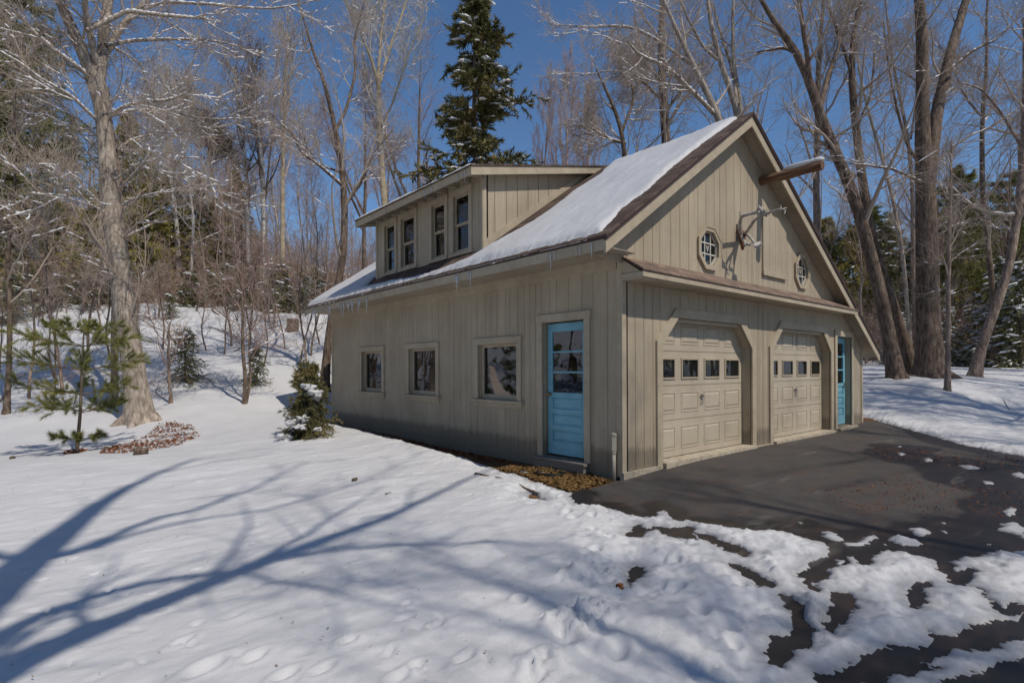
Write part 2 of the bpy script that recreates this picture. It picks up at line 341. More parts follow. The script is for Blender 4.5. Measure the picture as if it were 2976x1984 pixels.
B1=z3([(1180,1172),(1230,1190),(1340,1195),(1400,1235),(1550,1285),(1700,1332),(1800,1356)])+z8([(265,225),(290,245),(340,252),(400,255),(480,280),(520,290),(560,295),(600,303),(640,300),(665,278),(690,272),(702,282),(712,312),(760,320),(800,318),(850,325),(900,336),(950,340),(1000,352),(1050,355),(1130,360),(1180,358),(1240,365),(1300,380),(1370,400),(1420,405),(1445,420),(1445,460),(1400,470),(1350,500),(1310,540),(1330,570),(1355,595),(1400,605),(1405,575),(1415,555),(1440,520),(1490,500),(1545,497),(1535,465),(1560,445),(1580,490),(1630,503),(1650,468),(1700,440),(1800,440),(1850,458),(1950,475),(1945,495),(1985,540),(2020,575),(2080,572),(2110,540),(2130,518),(2090,495),(2040,525),(2010,485),(2060,462),(2120,458),(2200,432),(2260,440),(2360,420),(2600,400),(3000,420)])+dD([(2900,1130),(2600,1085),(2352,1047),(2290,1036),(2200,1020),(2130,1003),(2050,990),(1985,980)])+[np.array(p) for p in ((9.5,.1),(9.5,.6),(.5,.6),(.5,1.6))]
BARE=[B1,
 z8([(2110,575),(2150,600),(2200,640),(2220,680),(2300,700),(2360,690),(2600,660),(2600,600),(2360,640),(2330,655),(2250,665),(2210,640),(2140,585)]),
 z8([(1110,1095),(1150,1075),(1210,1050),(1280,1035),(1330,1010),(1385,995),(1388,960),(1380,935),(1400,950),(1480,955),(1550,930),(1600,900),(1690,850),(1730,820),(1770,825),(1850,830),(1915,805),(1908,765),(1950,775),(2000,790),(2100,770),(2130,740),(2200,725),(2280,720),(2360,700),(2900,620),(3600,1500),(1000,1700),(900,1200)]),
 z8([(525,345),(560,330),(600,345),(640,338),(740,345),(800,335),(820,350),(815,395),(740,385),(690,370),(650,350),(620,352),(600,360),(575,385),(525,380)]),
 z8([(820,360),(880,370),(960,400),(1040,420),(1080,440),(1098,455),(1050,464),(960,434),(900,404),(840,384)]),
 z8([(985,485),(1030,495),(1090,520),(1150,545),(1197,575),(1180,590),(1120,575),(1060,540),(1010,512)]),
 z8([(515,530),(560,500),(602,505),(585,535),(545,570),(490,592),(500,575),(515,560)]),
 z8([(1220,605),(1270,625),(1320,660),(1340,700),(1340,740),(1385,780),(1360,830),(1290,850),(1270,880),(1245,900),(1190,920),(1165,905),(1170,780),(1240,790),(1280,770),(1265,690),(1240,640)]),
 z8([(1480,605),(1540,610),(1570,640),(1560,690),(1520,725),(1490,760),(1470,790),(1430,770),(1415,745),(1470,720),(1440,700),(1460,680),(1480,660),(1450,630)]),
 z8([(1820,600),(1850,570),(1910,558),(1922,580),(1870,598),(1900,612),(1880,658),(1830,668),(1810,640)]),
 z8([(55,195),(90,200),(130,215),(130,228),(80,222),(40,205)]),
 [(.3,1.2),(-.8,1.5),(-.72,2.4),(-.5,3.6),(-.42,5.),(-.34,7.),(-.28,9.2),(-.05,10.1),(.5,10.2),(.5,1.2)],
]
SNOWP=[z8(L) for L in [
 [(1430,1100),(1390,1060),(1370,1050),(1450,1038),(1560,1020),(1600,990),(1700,1000),(1735,930),(1800,950),(1870,940),(1960,920),(1870,897),(1900,870),(1990,860),(2090,840),(2160,835),(2250,820),(2360,795),(2600,740),(2600,800),(2360,870),(2250,900),(2100,950),(1900,1010),(1750,1050),(1640,1095)],
 [(1960,1035),(2050,1048),(2150,1062),(2240,1030),(2360,985),(2700,900),(2700,1100),(1990,1150)],
 [(1430,360),(1470,365),(1520,395),(1460,400),(1415,382)],[(1515,405),(1600,390),(1630,366),(1680,385),(1600,418),(1540,418)],
 [(1715,375),(1780,375),(1860,395),(1872,415),(1790,420),(1740,402)],[(1810,345),(1860,340),(1940,365),(1850,380)],
 [(2250,260),(2300,252),(2327,280),(2300,299),(2252,275)],[(2240,320),(2300,312),(2360,340),(2360,390),(2300,362),(2228,350)],
 [(1697,405),(1727,412),(1718,432)],[(2165,405),(2205,408),(2190,420)],[(1875,58),(1915,55),(1925,68),(1890,72)],[(2030,85),(2090,86),(2155,96),(2090,102)],
 [(2280,115),(2360,118),(2360,134),(2300,130)],[(1765,38),(1800,37),(1800,47),(1770,48)],[(2155,150),(2220,152),(2215,162),(2160,160)],[(1960,318),(2000,320),(1990,330)],[(1290,325),(1330,327),(1310,336)],[(1195,332),(1225,333),(1210,339)],[(1970,352),(2010,360),(1985,366)],[(1755,8),(1780,6),(1785,14)],[(1475,475),(1535,478),(1525,497),(1485,496)],[(1345,560),(1400,570),(1395,590),(1370,575)]]]
SNOWP+=[z3(L) for L in [[(1435,1215),(1490,1213),(1500,1228),(1450,1228)],[(1600,1235),(1640,1225),(1640,1245),(1605,1262)],[(1535,1222),(1650,1228),(1650,1236),(1580,1236)]]]
def axis(a,b,h,lo,hi,g):
    c=list(np.arange(a,b+h,h)); s=h
    while c[-1]<hi: s*=g; c.append(c[-1]+s)
    s=h; L=[a]
    while L[-1]>lo: s*=g; L.append(L[-1]-s)
    return np.array(L[:0:-1]+c)
def grid(ax,ay): 
    X,Y=np.meshgrid(ax,ay,indexing='ij'); n,m=X.shape; i=np.arange(n*m).reshape(n,m)
    F=np.stack([i[:-1,:-1],i[1:,:-1],i[1:,1:],i[:-1,1:]],-1).reshape(-1,4); return X,Y,F
ax=axis(-6.6,6.6,.021,-130,130,1.032); ay=axis(-4.6,4.5,.021,-110,150,1.028)
X,Y,F=grid(ax,ay); Z=T(X,Y)
wx=X+.10*fbm(X*5,Y*5,4,.65)+.11*fbm(X*17,Y*17,4,.75); wy=Y+.10*fbm(X*5+40,Y*5,4,.65)+.11*fbm(X*17,Y*17+30,4,.75)
sb=np.full(X.shape,-9.)
for p in BARE: sb=np.maximum(sb,sdpoly(wx,wy,p))
ss=-sb
for p in SNOWP: ss=np.maximum(ss,sdpoly(wx,wy,p)-.004)
# patchy cover on the upper hillside
dep=(X-CAM[0])*FV[0]+(Y-CAM[1])*FV[1]; lat=(X-CAM[0])*RV[0]+(Y-CAM[1])*RV[1]
hill=np.clip((dep-24.5)/3,0,1)*(lat<8)*(lat>-60)
hn=fbm(X*.45,Y*.45,5,.6)
ss=np.where(hill>0,np.minimum(ss,(1-hill)*1+hill*(-.03-hn)*4),ss)
prof=np.where(ss>0,1-np.exp(-np.maximum(ss,0)/.04),0)
th=.012+.055*np.clip(ss/.45,0,1)**1.15+.035*np.clip(ss/1.5,0,1)
lump=(fbm(X*6,Y*6,5,.65)*.10+fbm(X*21,Y*21,3,.7)*.04)*np.exp(-np.abs(ss-.18)/.35)*np.clip(ss/.10,0,1)
und=fbm(X*.55+3,Y*.8,3)*.10*np.clip((ss-.3)/1.2,0,1)+fbm(X*1.6,Y*4.,3)*.05*np.clip(ss/.6,0,1)+fbm(X*9,Y*14,3,.6)*.010*np.clip(ss/.2,0,1)
h=np.where(ss>0,.006+prof*(th+lump*1.1)+und,-.06)
def dent(cx,cy,rx,ry,d,a=0,rim=.3):
    global h
    ca,sa=math.cos(a),math.sin(a); u=((X-cx)*ca+(Y-cy)*sa)/rx; v=(-(X-cx)*sa+(Y-cy)*ca)/ry; q=u*u+v*v
    h=h-d*np.exp(-q**1.5)+rim*d*np.exp(-(np.sqrt(q)-1.6)**2*4)
for (a_,b_,r) in [(715,635,.05),(748,618,.05),(852,725,.055),(985,785,.06),(235,300,.045),(350,315,.045),(355,367,.04),(435,402,.05),(397,402,.03),(250,258,.04),(205,222,.03),(740,497,.04),(1010,862,.04),(1040,600,.04),(240,832,.10),(470,915,.06),(20,705,.04)]:
    p=WZ(1500+a_*.62755,1300+b_*.62755); dent(p[0],p[1],r*1.5,r*.9,.045,.5)
def ridge(L,hgt,wd):
    """raised trodden lip along a line"""
    global h
    for (a,b) in zip(L[:-1],L[1:]):
        e=b-a; t=np.clip(((X-a[0])*e[0]+(Y-a[1])*e[1])/(e@e),0,1); d=np.hypot(X-a[0]-t*e[0],Y-a[1]-t*e[1])
        h=h+hgt*.42*np.exp(-(d/wd/1.5)**2)*np.clip(.6+5*fbm(X*11,Y*11,4,.7),-.3,2)
ridge(z8([(370,470),(400,540),(450,575),(480,620)]),.045,.09); ridge(z8([(220,590),(280,560),(340,575)]),.05,.08)
ridge(z8([(170,820),(230,790),(300,740),(330,700)]),.07,.07); ridge(z8([(260,890),(330,830),(420,770)]),.05,.06); ridge(z8([(400,690),(430,740),(450,780)]),.06,.05); ridge(z8([(50,1010),(120,1000),(170,960)]),.06,.07)
ridge(z8([(1100,450),(1150,520),(1200,560)]),.03,.06); ridge(z8([(1330,640),(1370,700),(1390,760)]),.05,.07)
def z4(L): return [WZ(x*.68027,1200+y*.68027) for x,y in L]
r2=np.random.default_rng(11)
for k in range(46):
    q=z4([(r2.uniform(50,2300),r2.uniform(560,1120))])[0]; dent(q[0],q[1],r2.uniform(.03,.07),r2.uniform(.015,.035),r2.uniform(.006,.02),r2.uniform(0,3),.35)
for a_,b_,s in [(880,1080,.09),(660,835,.05),(660,738,.045),(440,745,.05),(405,648,.04),(320,590,.04),(780,965,.05),(1090,1040,.06),(1380,1085,.06),(1490,970,.05),(1740,810,.04),(1865,900,.05),(1985,1030,.06),(1700,1120,.06),(1720,395,.035),(1690,310,.03),(95,497,.04),(180,310,.04),(1780,1060,.05),(1220,1105,.06),(2300,1090,.1)]:
    q=z4([(a_,b_)])[0]; dent(q[0],q[1],s*1.1,s*.5,.028,.3,.45)
for k in range(9):   # a line of old steps beside the corner
    q=z8([(240+55*k+8*(k%2),260+70*k-12*(k%2))])[0]
    if k<5: dent(q[0]-.1,q[1]+.02,.06,.045,.03,.4,.3)
# snow bank built up beside the shaded strip of the left wall and along the far apron edge
h=h+.09*np.exp(-((X+1.15)/.4)**2)*np.clip((Y-1.6)/1.,0,1)*np.clip((11-Y)/1,0,1)*(ss>0)
h=h+.014*np.clip((vnoise(X*19,Y*23)-.90)*12,0,1)*np.clip(fbm(X*1.1,Y*1.1,3)*6,0,1)-.010*np.clip((vnoise(X*8+50,Y*11)-.84)*8,0,1)*np.clip(fbm(X*.9+9,Y*.9,3)*6,0,1)
h=np.where(ss<=0,-.06,h)
inside=(X>.1)&(X<9.3)&(Y>.3)&(Y<9.8)
h=h+np.clip((dep-17)/8,0,1)*(lat<6)*(ss>0)*(fbm(X*.7,Y*.7,4,.6)*.55)
h=np.where(inside,-.5,h)
snow=npmesh('snow_ground',np.stack([X,Y,Z+h],-1).reshape(-1,3),F,M['snow'],None,True); _a=snow.data.attributes.new('cover','FLOAT','POINT'); _a.data.foreach_set('value',np.clip(ss,0,1).ravel().astype(np.float32)); tag(snow,'white snow cover over the whole yard and the hillside','snow',kind='structure')
HGT=(ax,ay,Z+h)
def top(x,y):
    i=np.clip(np.searchsorted(ax,x)-1,0,len(ax)-2); j=np.clip(np.searchsorted(ay,y)-1,0,len(ay)-2)
    return float(max(HGT[2][i,j],T1(x,y)-.01))
gx=axis(-8,12,.4,-135,135,1.06); gy=axis(-6,12,.4,-115,155,1.06); X2,Y2,F2=grid(gx,gy); Z2=T(X2,Y2)-.018+.0*X2
gnd=npmesh('ground',np.stack([X2,Y2,Z2],-1).reshape(-1,3),F2,M['litter'],None,True); tag(gnd,'brown soil and leaf litter under the snow','ground',kind='structure')
# driveway
rx=np.arange(-7.,24,.08); ry=np.arange(-20,.09,.08); X3,Y3,F3=grid(rx,ry)
DW=np.array([(-.02,.06),(-.55,.02),(-.95,.22),(-1.6,-.3),(-4.2,-2.9),(-6.9,-6),(-6.9,-19),(23,-19),(16,-9),(7.6,-3.7),(9.8,-.3),(9.6,.04)])
edge=sdpoly(X3+.0,Y3,DW)
keep=(edge>-.02).reshape(-1)[F3].all(1)
drv=npmesh('driveway',np.stack([X3,Y3,T(X3,Y3)],-1).reshape(-1,3),F3[keep],M['asphalt'],None,True)
sb3=np.full(X3.shape,-9.)
for p in BARE[:-1]: sb3=np.maximum(sb3,sdpoly(X3,Y3,p))
sn3=-sb3
for p in SNOWP: sn3=np.maximum(sn3,sdpoly(X3,Y3,p))
d3=np.clip(-sn3,0,1.2)
wet=(.34-d3)*2.6+1.9*fbm(X3*.9,Y3*1.3,4,.55)+np.clip((X3-1.)*.4,0,1.)*np.clip((-Y3-1.)*1.2,-1,1)+np.clip((-Y3-3.)*1.,0,2)
wet=np.clip(wet*.8+.12,0,.85)
for (a_,b_) in (((1.5,-1.2),(9.5,-2.6)),((1.2,-2.0),(9.5,-3.4))):
    e_=np.array(b_)-np.array(a_); t_=np.clip(((X3-a_[0])*e_[0]+(Y3-a_[1])*e_[1])/(e_@e_),0,1); dd_=np.hypot(X3-a_[0]-t_*e_[0],Y3-a_[1]-t_*e_[1]); wet=np.clip(wet+.42*np.exp(-(dd_/.13)**2)*(fbm(X3*2,Y3*2,3)+.7),0,.9)
at=drv.data.attributes.new('wet','FLOAT','POINT'); at.data.foreach_set('value',wet.ravel().astype(np.float32))
tag(drv,'dark wet asphalt driveway in front of the garage doors','driveway',kind='structure')
bm=bmesh.new(); bm.from_mesh(drv.data); bmesh.ops.delete(bm,geom=[v for v in bm.verts if not v.link_faces],context='VERTS'); bm.to_mesh(drv.data); bm.free()
# ------------------------------------------------------------------ GARAGE
G=empty('garage',(4.7,5,-.2),'taupe board garage with steep snowy roof, dormer and two overhead doors','garage')
def gobj(o):
    o.matrix_parent_inverse=Matrix.Translation(-Vector(G.location)); return o
def P_(mb,name,m,parent=None,smooth=False,label=None):
    o=mb.build(name,m,None,smooth); o.parent=parent or G
    if parent is None: o.matrix_parent_inverse=Matrix.Translation(-Vector(G.location))
    if label: o['label']=label
    return o
def PS(mb,name,m,label=None):
    """one object per disjoint board"""
    par=list(range(len(mb.V)))
    def fd(a):
        while par[a]!=a: par[a]=par[par[a]]; a=par[a]
        return a
    for f in mb.F:
        for q in f[1:]: par[fd(q)]=fd(f[0])
    gr={}
    for f in mb.F: gr.setdefault(fd(f[0]),[]).append(f)
    for fs in gr.values():
        us=sorted({i for f in fs for i in f}); mp={u:i for i,u in enumerate(us)}; nb=MB(); nb.V=[mb.V[u] for u in us]; nb.F=[tuple(mp[i] for i in f) for f in fs]; P_(nb,name,m,label=label)
def flat(outline,holes,ext):
    cu=bpy.data.curves.new('c','CURVE'); cu.dimensions='2D'; cu.fill_mode='BOTH' if ext>0 else 'FRONT'; cu.extrude=ext
    for L in [outline]+holes:
        sp=cu.splines.new('POLY'); sp.points.add(len(L)-1)
        for p,(u,v) in zip(sp.points,L): p.co=(u,v,0,1)
        sp.use_cyclic_u=True
    ob=bpy.data.objects.new('c',cu); COL.objects.link(ob); dg=bpy.context.evaluated_depsgraph_get()
    me=bpy.data.meshes.new_from_object(ob.evaluated_get(dg)); bpy.data.objects.remove(ob); bpy.data.curves.remove(cu); return me
def wall(name,outline,holes,grooves,f,thick,m,gw=.004,label=None):
    """board wall: front boards with open joints over a solid back"""
    fr=flat(outline,holes,0); bm=bmesh.new(); bm.from_mesh(fr)
    for g in grooves:
        for s in (-gw,gw):
            bmesh.ops.bisect_plane(bm,geom=bm.verts[:]+bm.edges[:]+bm.faces[:],plane_co=(g+s,0,0),plane_no=(1,0,0))
    dead=[fc for fc in bm.faces if any(abs(fc.calc_center_median().x-g)<gw*.9 for g in grooves)]
    bmesh.ops.delete(bm,geom=dead,context='FACES')
    V=[v.co.copy() for v in bm.verts]; bm.verts.index_update(); Fs=[[v.index for v in fc.verts] for fc in bm.faces]; bm.free()
    bk=flat(outline,holes,(thick-.012)/2)
    n=len(V); P=[f(v.x,v.y,0) for v in V]+[f(v.co.x,v.co.y,.012+v.co.z+(thick-.012)/2) for v in bk.vertices]
    Fs+=[[i+n for i in p.vertices] for p in bk.polygons]
    o=meshobj(name,P,Fs,m); o.parent=G; o.matrix_parent_inverse=Matrix.Translation(-Vector(G.location))
    gs=sorted(grooves); tr_=random.Random(len(P)); tv=[tr_.gauss(0,.025) for _ in range(len(gs)+1)]
    at_=o.data.attributes.new('tint','FLOAT','POINT'); at_.data.foreach_set('value',[tv[sum(v.x>q for q in gs)] for v in V]+[0.]*(len(P)-n))
    if label: o['label']=label
    return o
RL=lambda x:3.50+.695*x           # left roof top surface
RR=lambda x:5.724-.605*(x-3.2)    # right roof top surface
RT=.19                            # slab + fascia depth
def rect(u0,v0,u1,v1): return [(u0,v0),(u1,v0),(u1,v1),(u0,v1)]
def octa(cx,cz,r): 
    k=r*math.tan(math.pi/8); return [(cx-k,cz-r),(cx+k,cz-r),(cx+r,cz-k),(cx+r,cz+k),(cx+k,cz+r),(cx-k,cz+r),(cx-r,cz+k),(cx-r,cz-k)]
def gopen(x0,x1,z1=2.11,c=.42,z0=-.09): return [(x0,z0),(x1,z0),(x1,z1-c),(x1-c,z1),(x0+c,z1),(x0,z1-c)]
O1=gopen(.92,3.68); O2=gopen(4.52,7.36)
rr=random.Random(5)
def boards(a,b,lo,hi):
    L=[];x=a
    while x<b: x+=rr.uniform(lo,hi); L.append(x)
    return L
OC=[(2.26,3.30),(5.87,3.32)]
wall('gable_wall',[(.02,-.09),(9.42,-.09),(9.42,RR(9.42)-.16),(3.2,5.724-.17),(.02,RL(.02)-.16)],[O1,O2,rect(7.75,-.02,8.66,2.06)]+[octa(x,z,.275) for x,z in OC],
     [.10,.30,.50,.72,.9,3.72,3.93,4.14,4.34]+[x for x in boards(.95,7.3,.17,.27) if not (.9<x<1.0)]+boards(7.5,9.2,.2,.28)[1:],GAB,.17,M['siding'],label='sunlit gable wall of vertical taupe boards')
wall('side_wall',rect(.0,-.17,10.0,2.93),[rect(.68,-.03,1.57,2.07),rect(2.19,.80,3.27,1.78),rect(4.70,.80,5.78,1.78),rect(7.04,.80,8.11,1.78)],
     boards(.1,9.9,.12,.27),LEF,.13,M['siding'],gw=.003,label='shaded long side wall of vertical boards')
mb=MB(); mb.prism([(.02,-.2),(9.42,-.2),(9.42,RR(9.42)-.16),(3.2,5.55),(.02,RL(.02)-.16)],9.85,10.002,GAB); mb.box((9.28,.17,-.2),(9.42,9.85,1.8)); P_(mb,'back_wall',M['siding'])
mb=MB(); mb.box((.14,.18,-.19),(9.27,9.84,-.03)); P_(mb,'floor_slab',M['concrete'])
# foundation bits
mb=MB(); mb.box((-.02,-.045,-.26),(9.45,.02,-.092)); mb.box((.9,-.10,-.26),(3.72,-.046,-.055)); mb.box((4.5,-.10,-.26),(7.4,-.046,-.055)); mb.box((.93,-.044,-.09),(3.67,.16,-.05)); mb.box((4.53,-.044,-.09),(7.35,.16,-.05)); P_(mb,'foundation',M['concrete'])
mb=MB()
for a,b_,z in [(1.72,3.9,-.115),(3.91,6.2,-.10),(6.21,8.1,-.085),(8.11,9.98,-.07),(.1,.55,-.16)]: mb.bbox(a,-.28,b_,z,-.022,.0-.001,LEF)
PS(mb,'skirting_board',M['siding'])
# corner boards
mb=MB(); mb.bbox(-.0175,-.12,.075,RL(0)-.24,-.021,-.001,GAB); mb.bbox(9.33,-.12,9.43,1.72,-.02,-.001,GAB); mb.bbox(.0005,-.14,.07,2.88,-.018,-.001,LEF); mb.bbox(9.92,-.14,10.01,2.88,-.018,-.001,LEF); PS(mb,'corner_board',M['trim'])
# frieze under the side eave
mb=MB(); mb.bbox(.08,2.72,9.91,2.885,-.024,-.001,LEF); P_(mb,'frieze_board',M['trim'])
# roof slabs
XE=-.66; Y0=-.28; Y1=10.25; XR=9.80
def slab(mb,x0,x1,fz,y0,y1,t0,t1):
    mb.prism([(x0,fz(x0)-t0),(x1,fz(x1)-t0),(x1,fz(x1)-t1),(x0,fz(x0)-t1)],y0,y1,GAB)
mb=MB(); slab(mb,XE-.02,3.2,RL,Y0-.03,Y1+.03,.0,.028); slab(mb,3.2,XR+.03,RR,Y0-.03,Y1+.03,.0,.028); P_(mb,'roof',M['shingleY'],label='brown asphalt shingle roof')
mb=MB(); slab(mb,XE+.02,3.19,RL,Y0+.03,Y1-.03,.06,.15); slab(mb,3.21,XR-.03,RR,Y0+.03,Y1-.03,.06,.15); P_(mb,'roof_deck',M['eave'])
mb=MB()
for ya,yb in ((Y0-.022,Y0+.028),(Y1-.028,Y1+.022)):
    slab(mb,XE-.012,3.2,RL,ya,yb,.031,.072); slab(mb,3.2,XR+.02,RR,ya,yb,.031,.072)
mb.box((XE-.014,Y0+.03,RL(XE)-.062),(XE+.01,Y1-.03,RL(XE)-.032)); P_(mb,'drip_edge',M['drip'])
mb=MB()
for ya,yb in ((Y0,Y0+.028),(Y1-.028,Y1)):
    slab(mb,XE,3.2,RL,ya,yb,.074,.245); slab(mb,3.2,XR,RR,ya,yb,.074,.245)
PS(mb,'rake_board',M['trim'],label='weathered rake board with peeling paint')
mb=MB(); mb.box((XE,Y0+.029,2.845),(XE+.022,Y1-.029,RL(XE)-.063)); P_(mb,'fascia_board',M['trim'])
mb=MB(); mb.box((XE+.023,Y0+.029,2.878),(-.002,Y1-.029,2.892)); mb.prism([(XE+.02,2.84),(-.0,2.78),(0,RL(0)-.25),(XE+.02,RL(XE)-.1)],-.035,-.003,GAB); P_(mb,'soffit',M['eave'])
# dormer
DL=lambda x:4.985+.228*x
DY0,DY1=3.13,7.30
mb=MB()
def dside(y0,y1): mb.prism([(0.02,RL(.02)-.05),(3.1,RL(3.1)-.05),(3.1,DL(3.1)-.1),(.02,DL(.02)-.1)],y0,y1,GAB)
DW4=[(6.29,6.97),(5.42,6.20),(4.25,4.93),(3.44,4.15)]
dh=[rect(a+.09,3.60,b_-.09,4.66) for a,b_ in DW4]
wall('dormer_wall',rect(DY0,3.44,DY1,DL(0)-.1),dh,[DY0+.12,DY0+.24,5.06,5.28,7.1],LEF,.12,M['siding'],gw=.003)
y=DY0
GAS=lambda u,v,w:(u,DY0+w,v)
o=wall('dormer_side_wall',[(.025,RL(0)-.05),(2.98,RL(2.98)-.03),(2.98,DL(2.98)-.1),(.025,DL(.025)-.1)],[],[.28+.275*i for i in range(10)],GAS,.1,M['siding'],gw=.006)
mb=MB(); mb.prism([(.025,RL(0)-.05),(2.98,RL(2.98)-.05),(2.98,DL(2.98)-.1),(.025,DL(0)-.1)],DY1-.1,DY1+.002,GAB); P_(mb,'dormer_side_wall',M['siding'])
mb=MB(); mb.prism([(-.0,RL(0)+.01),(2.9,RL(2.9)+.01),(2.75,RL(2.75)+.13),(.0,RL(0)+.16)],DY0-.024,DY0-.001,GAB); mb.bbox(-.0,RL(0)+.0,.07,DL(0)-.1,-.026+DY0,DY0-.0255+.024,GAB); mb.bbox(DY0-.02,3.47,DY0+.07,DL(0)-.13,-.02,-.001,LEF); mb.bbox(DY1-.07,3.47,DY1+.02,DL(0)-.13,-.02,-.001,LEF); PS(mb,'dormer_trim',M['trim'])
E0,E1=2.93,7.60; DE=-.40
mb=MB(); slab(mb,DE-.02,3.42,DL,E0-.02,E1+.02,.0,.03); P_(mb,'dormer_roof',M['shingleY'])
mb=MB(); slab(mb,DE+.025,3.3,DL,E0+.03,E1-.03,.031,.055); P_(mb,'dormer_deck',M['eave'])
mb=MB(); mb.prism([(DE,DL(DE)-.032),(3.36,DL(3.36)-.032),(3.2,DL(3.2)-.165),(DE,DL(DE)-.185)],E0,E0+.025,GAB); mb.prism([(DE,DL(DE)-.032),(3.36,DL(3.36)-.032),(3.2,DL(3.2)-.165),(DE,DL(DE)-.185)],E1-.025,E1,GAB); mb.box((DE,E0+.026,DL(DE)-.17),(DE+.022,E1-.026,DL(DE)-.034)); P_(mb,'dormer_fascia',M['trim'])
mb=MB(); mb.box((DE-.008,E0-.01,DL(DE)-.034),(DE-.0,E1+.01,DL(DE)-.004)); mb.prism([(DE,DL(DE)-.03),(3.36,DL(3.36)-.03),(3.36,DL(3.36)-.004),(DE,DL(DE)-.004)],E0-.012,E0-.002,GAB); P_(mb,'dormer_drip_edge',M['drip'])
for i in range(12):
    yy=E0+.18+i*(E1-E0-.42)/11; mb=MB(); mb.prism([(DE+.024,DL(DE)-.15),(.0,DL(0)-.185),(.0,DL(0)-.057),(DE+.024,DL(DE)-.057)],yy,yy+.042,GAB); P_(mb,'rafter',M['eave'])
# dormer windows (double hung)
for a,b_ in DW4:
    mb=MB(); z0,z1=3.50,4.78
    mb.bbox(a,z0+.06,a+.10,z1-.10,-.03,-.001,LEF); mb.bbox(b_-.10,z0+.06,b_,z1-.10,-.03,-.001,LEF); mb.bbox(a-.01,z1-.099,b_+.01,z1,-.034,-.001,LEF)
    fr=P_(mb,'window',M['trim'])
    mb=MB(); mb.bbox(a-.02,z0+.0,b_+.02,z0+.055,-.055,-.001,LEF); s=P_(mb,'sill',M['trim'],fr)
    u0,u1=a+.09,b_-.09
    for zb,zt,w in ((3.60,4.12,.06),(4.09,4.66,.035)):
        mb=MB(); t=.035
        mb.bbox(u0,zb,u0+t,zt,w,w+.024,LEF); mb.bbox(u1-t,zb,u1,zt,w,w+.024,LEF); mb.bbox(u0+t,zb,u1-t,zb+t+.01,w,w+.024,LEF); mb.bbox(u0+t,zt-t,u1-t,zt,w,w+.024,LEF); P_(mb,'sash',M['trim'],fr)
        mb=MB(); mb.box((u0+t,zb+t,w+.012),(u1-t,zt-t,w+.016),LEF); P_(mb,'pane',M['glass'],fr)
# side windows
for a,b_ in ((2.19,3.27),(4.70,5.78),(7.04,8.11)):
    z0,z1=.80,1.78; mb=MB(); t=.115
    mb.bbox(a-t,z0,a,z1,-.03,-.001,LEF); mb.bbox(b_,z0,b_+t,z1,-.03,-.001,LEF); mb.bbox(a-t-.005,z1+.0005,b_+t+.005,z1+t,-.033,-.001,LEF); fr=P_(mb,'window',M['trim'])
    mb=MB(); mb.bbox(a-t-.05,z0-.05,b_+t+.05,z0-.001,-.065,-.001,LEF); mb.bbox(a-t,z0-.13,b_+t,z0-.051,-.022,-.001,LEF); P_(mb,'sill',M['trim'],fr)
    mb=MB(); w=.07; q=.055
    mb.bbox(a,z0,a+q,z1,w,w+.04,LEF); mb.bbox(b_-q,z0,b_,z1,w,w+.04,LEF); mb.bbox(a+q,z0,b_-q,z0+.09,w,w+.04,LEF); mb.bbox(a+q,z1-.05,b_-q,z1,w,w+.04,LEF); P_(mb,'frame',M['trim'],fr)
    mb=MB(); mb.box((a+q,z0+.09,w+.018),(b_-q,z1-.05,w+.023),LEF); P_(mb,'pane',M['glass'],fr)
# blue doors
def blue_door(f,u0,u1,z0,z1,w,hs,label):
    mb=MB(); st=.105; th=.04
    g0=z0+.97; gt=z1-.13
    mb.bbox(u0,z0,u0+st,z1,w,w+th,f); mb.bbox(u1-st,z0,u1,z1,w,w+th,f)
    a,b_=u0+st,u1-st
    mb.bbox(a,gt,b_,z1,w,w+th,f,.002); mb.bbox(a,z0,b_,z0+.20,w,w+th,f,.002)
    zs=[z0+.20+i*(.77/3) for i in range(4)]
    for k in range(3):
        lo=zs[k]; hi=zs[k+1]
        mb.box((a,lo+.0,w+.022),(b_,hi-.075,w+th),f); mb.frustum(a+.012,lo+.012,b_-.012,hi-.087,w+.022,.014,.03,f)
        mb.bbox(a,hi-.075,b_,hi,w,w+th,f,.002)
    n=3; hh=(gt-g0)/n
    for k in range(1,n): mb.bbox(a,g0+k*hh-.014,b_,g0+k*hh+.014,w+.004,w+th,f,.002)
    d=P_(mb,'door',M['blue'],label=label)
    for k in range(n):
        mb=MB(); mb.box((a,g0+k*hh+(.014 if k else 0),w+.018),(b_,g0+(k+1)*hh-(.014 if k<n-1 else 0),w+.022),f); P_(mb,'pane',M['glass'],d)
    return d
d1=blue_door(LEF,.70,1.55,.0,2.05,.085,1,'peeling sky blue side door with brass knob')
mb=MB(); kn=(1.49,.96)
mb.tube([(.085,1.49,.94),(.06,1.49,.94)],[.028,.028],14); mb.tube([(.062,1.49,.94),(.045,1.49,.94),(.038,1.49,.94),(.022,1.49,.94),(.012,1.49,.94)],[.01,.01,.024,.027,.012],14); P_(mb,'handle',M['brass'],d1,True)
mb=MB(); t=.115
mb.bbox(.68-t,-.04,.68,2.07,-.03,-.001,LEF); mb.bbox(1.57,-.04,1.57+t,2.07,-.03,-.001,LEF); mb.bbox(.68-t-.015,2.0705,1.57+t+.015,2.19,-.036,-.001,LEF); P_(mb,'door_frame',M['trim'])
mb=MB(); mb.bbox(.575,-.075,1.69,-.035,-.15,.10,LEF); mb.bbox(.60,-.24,1.66,-.076,-.13,-.002,LEF); P_(mb,'doorstep',M['weathered'])
d2=blue_door(GAB,7.77,8.64,.0,2.04,.12,1,'narrow blue front door beside the right overhead door')
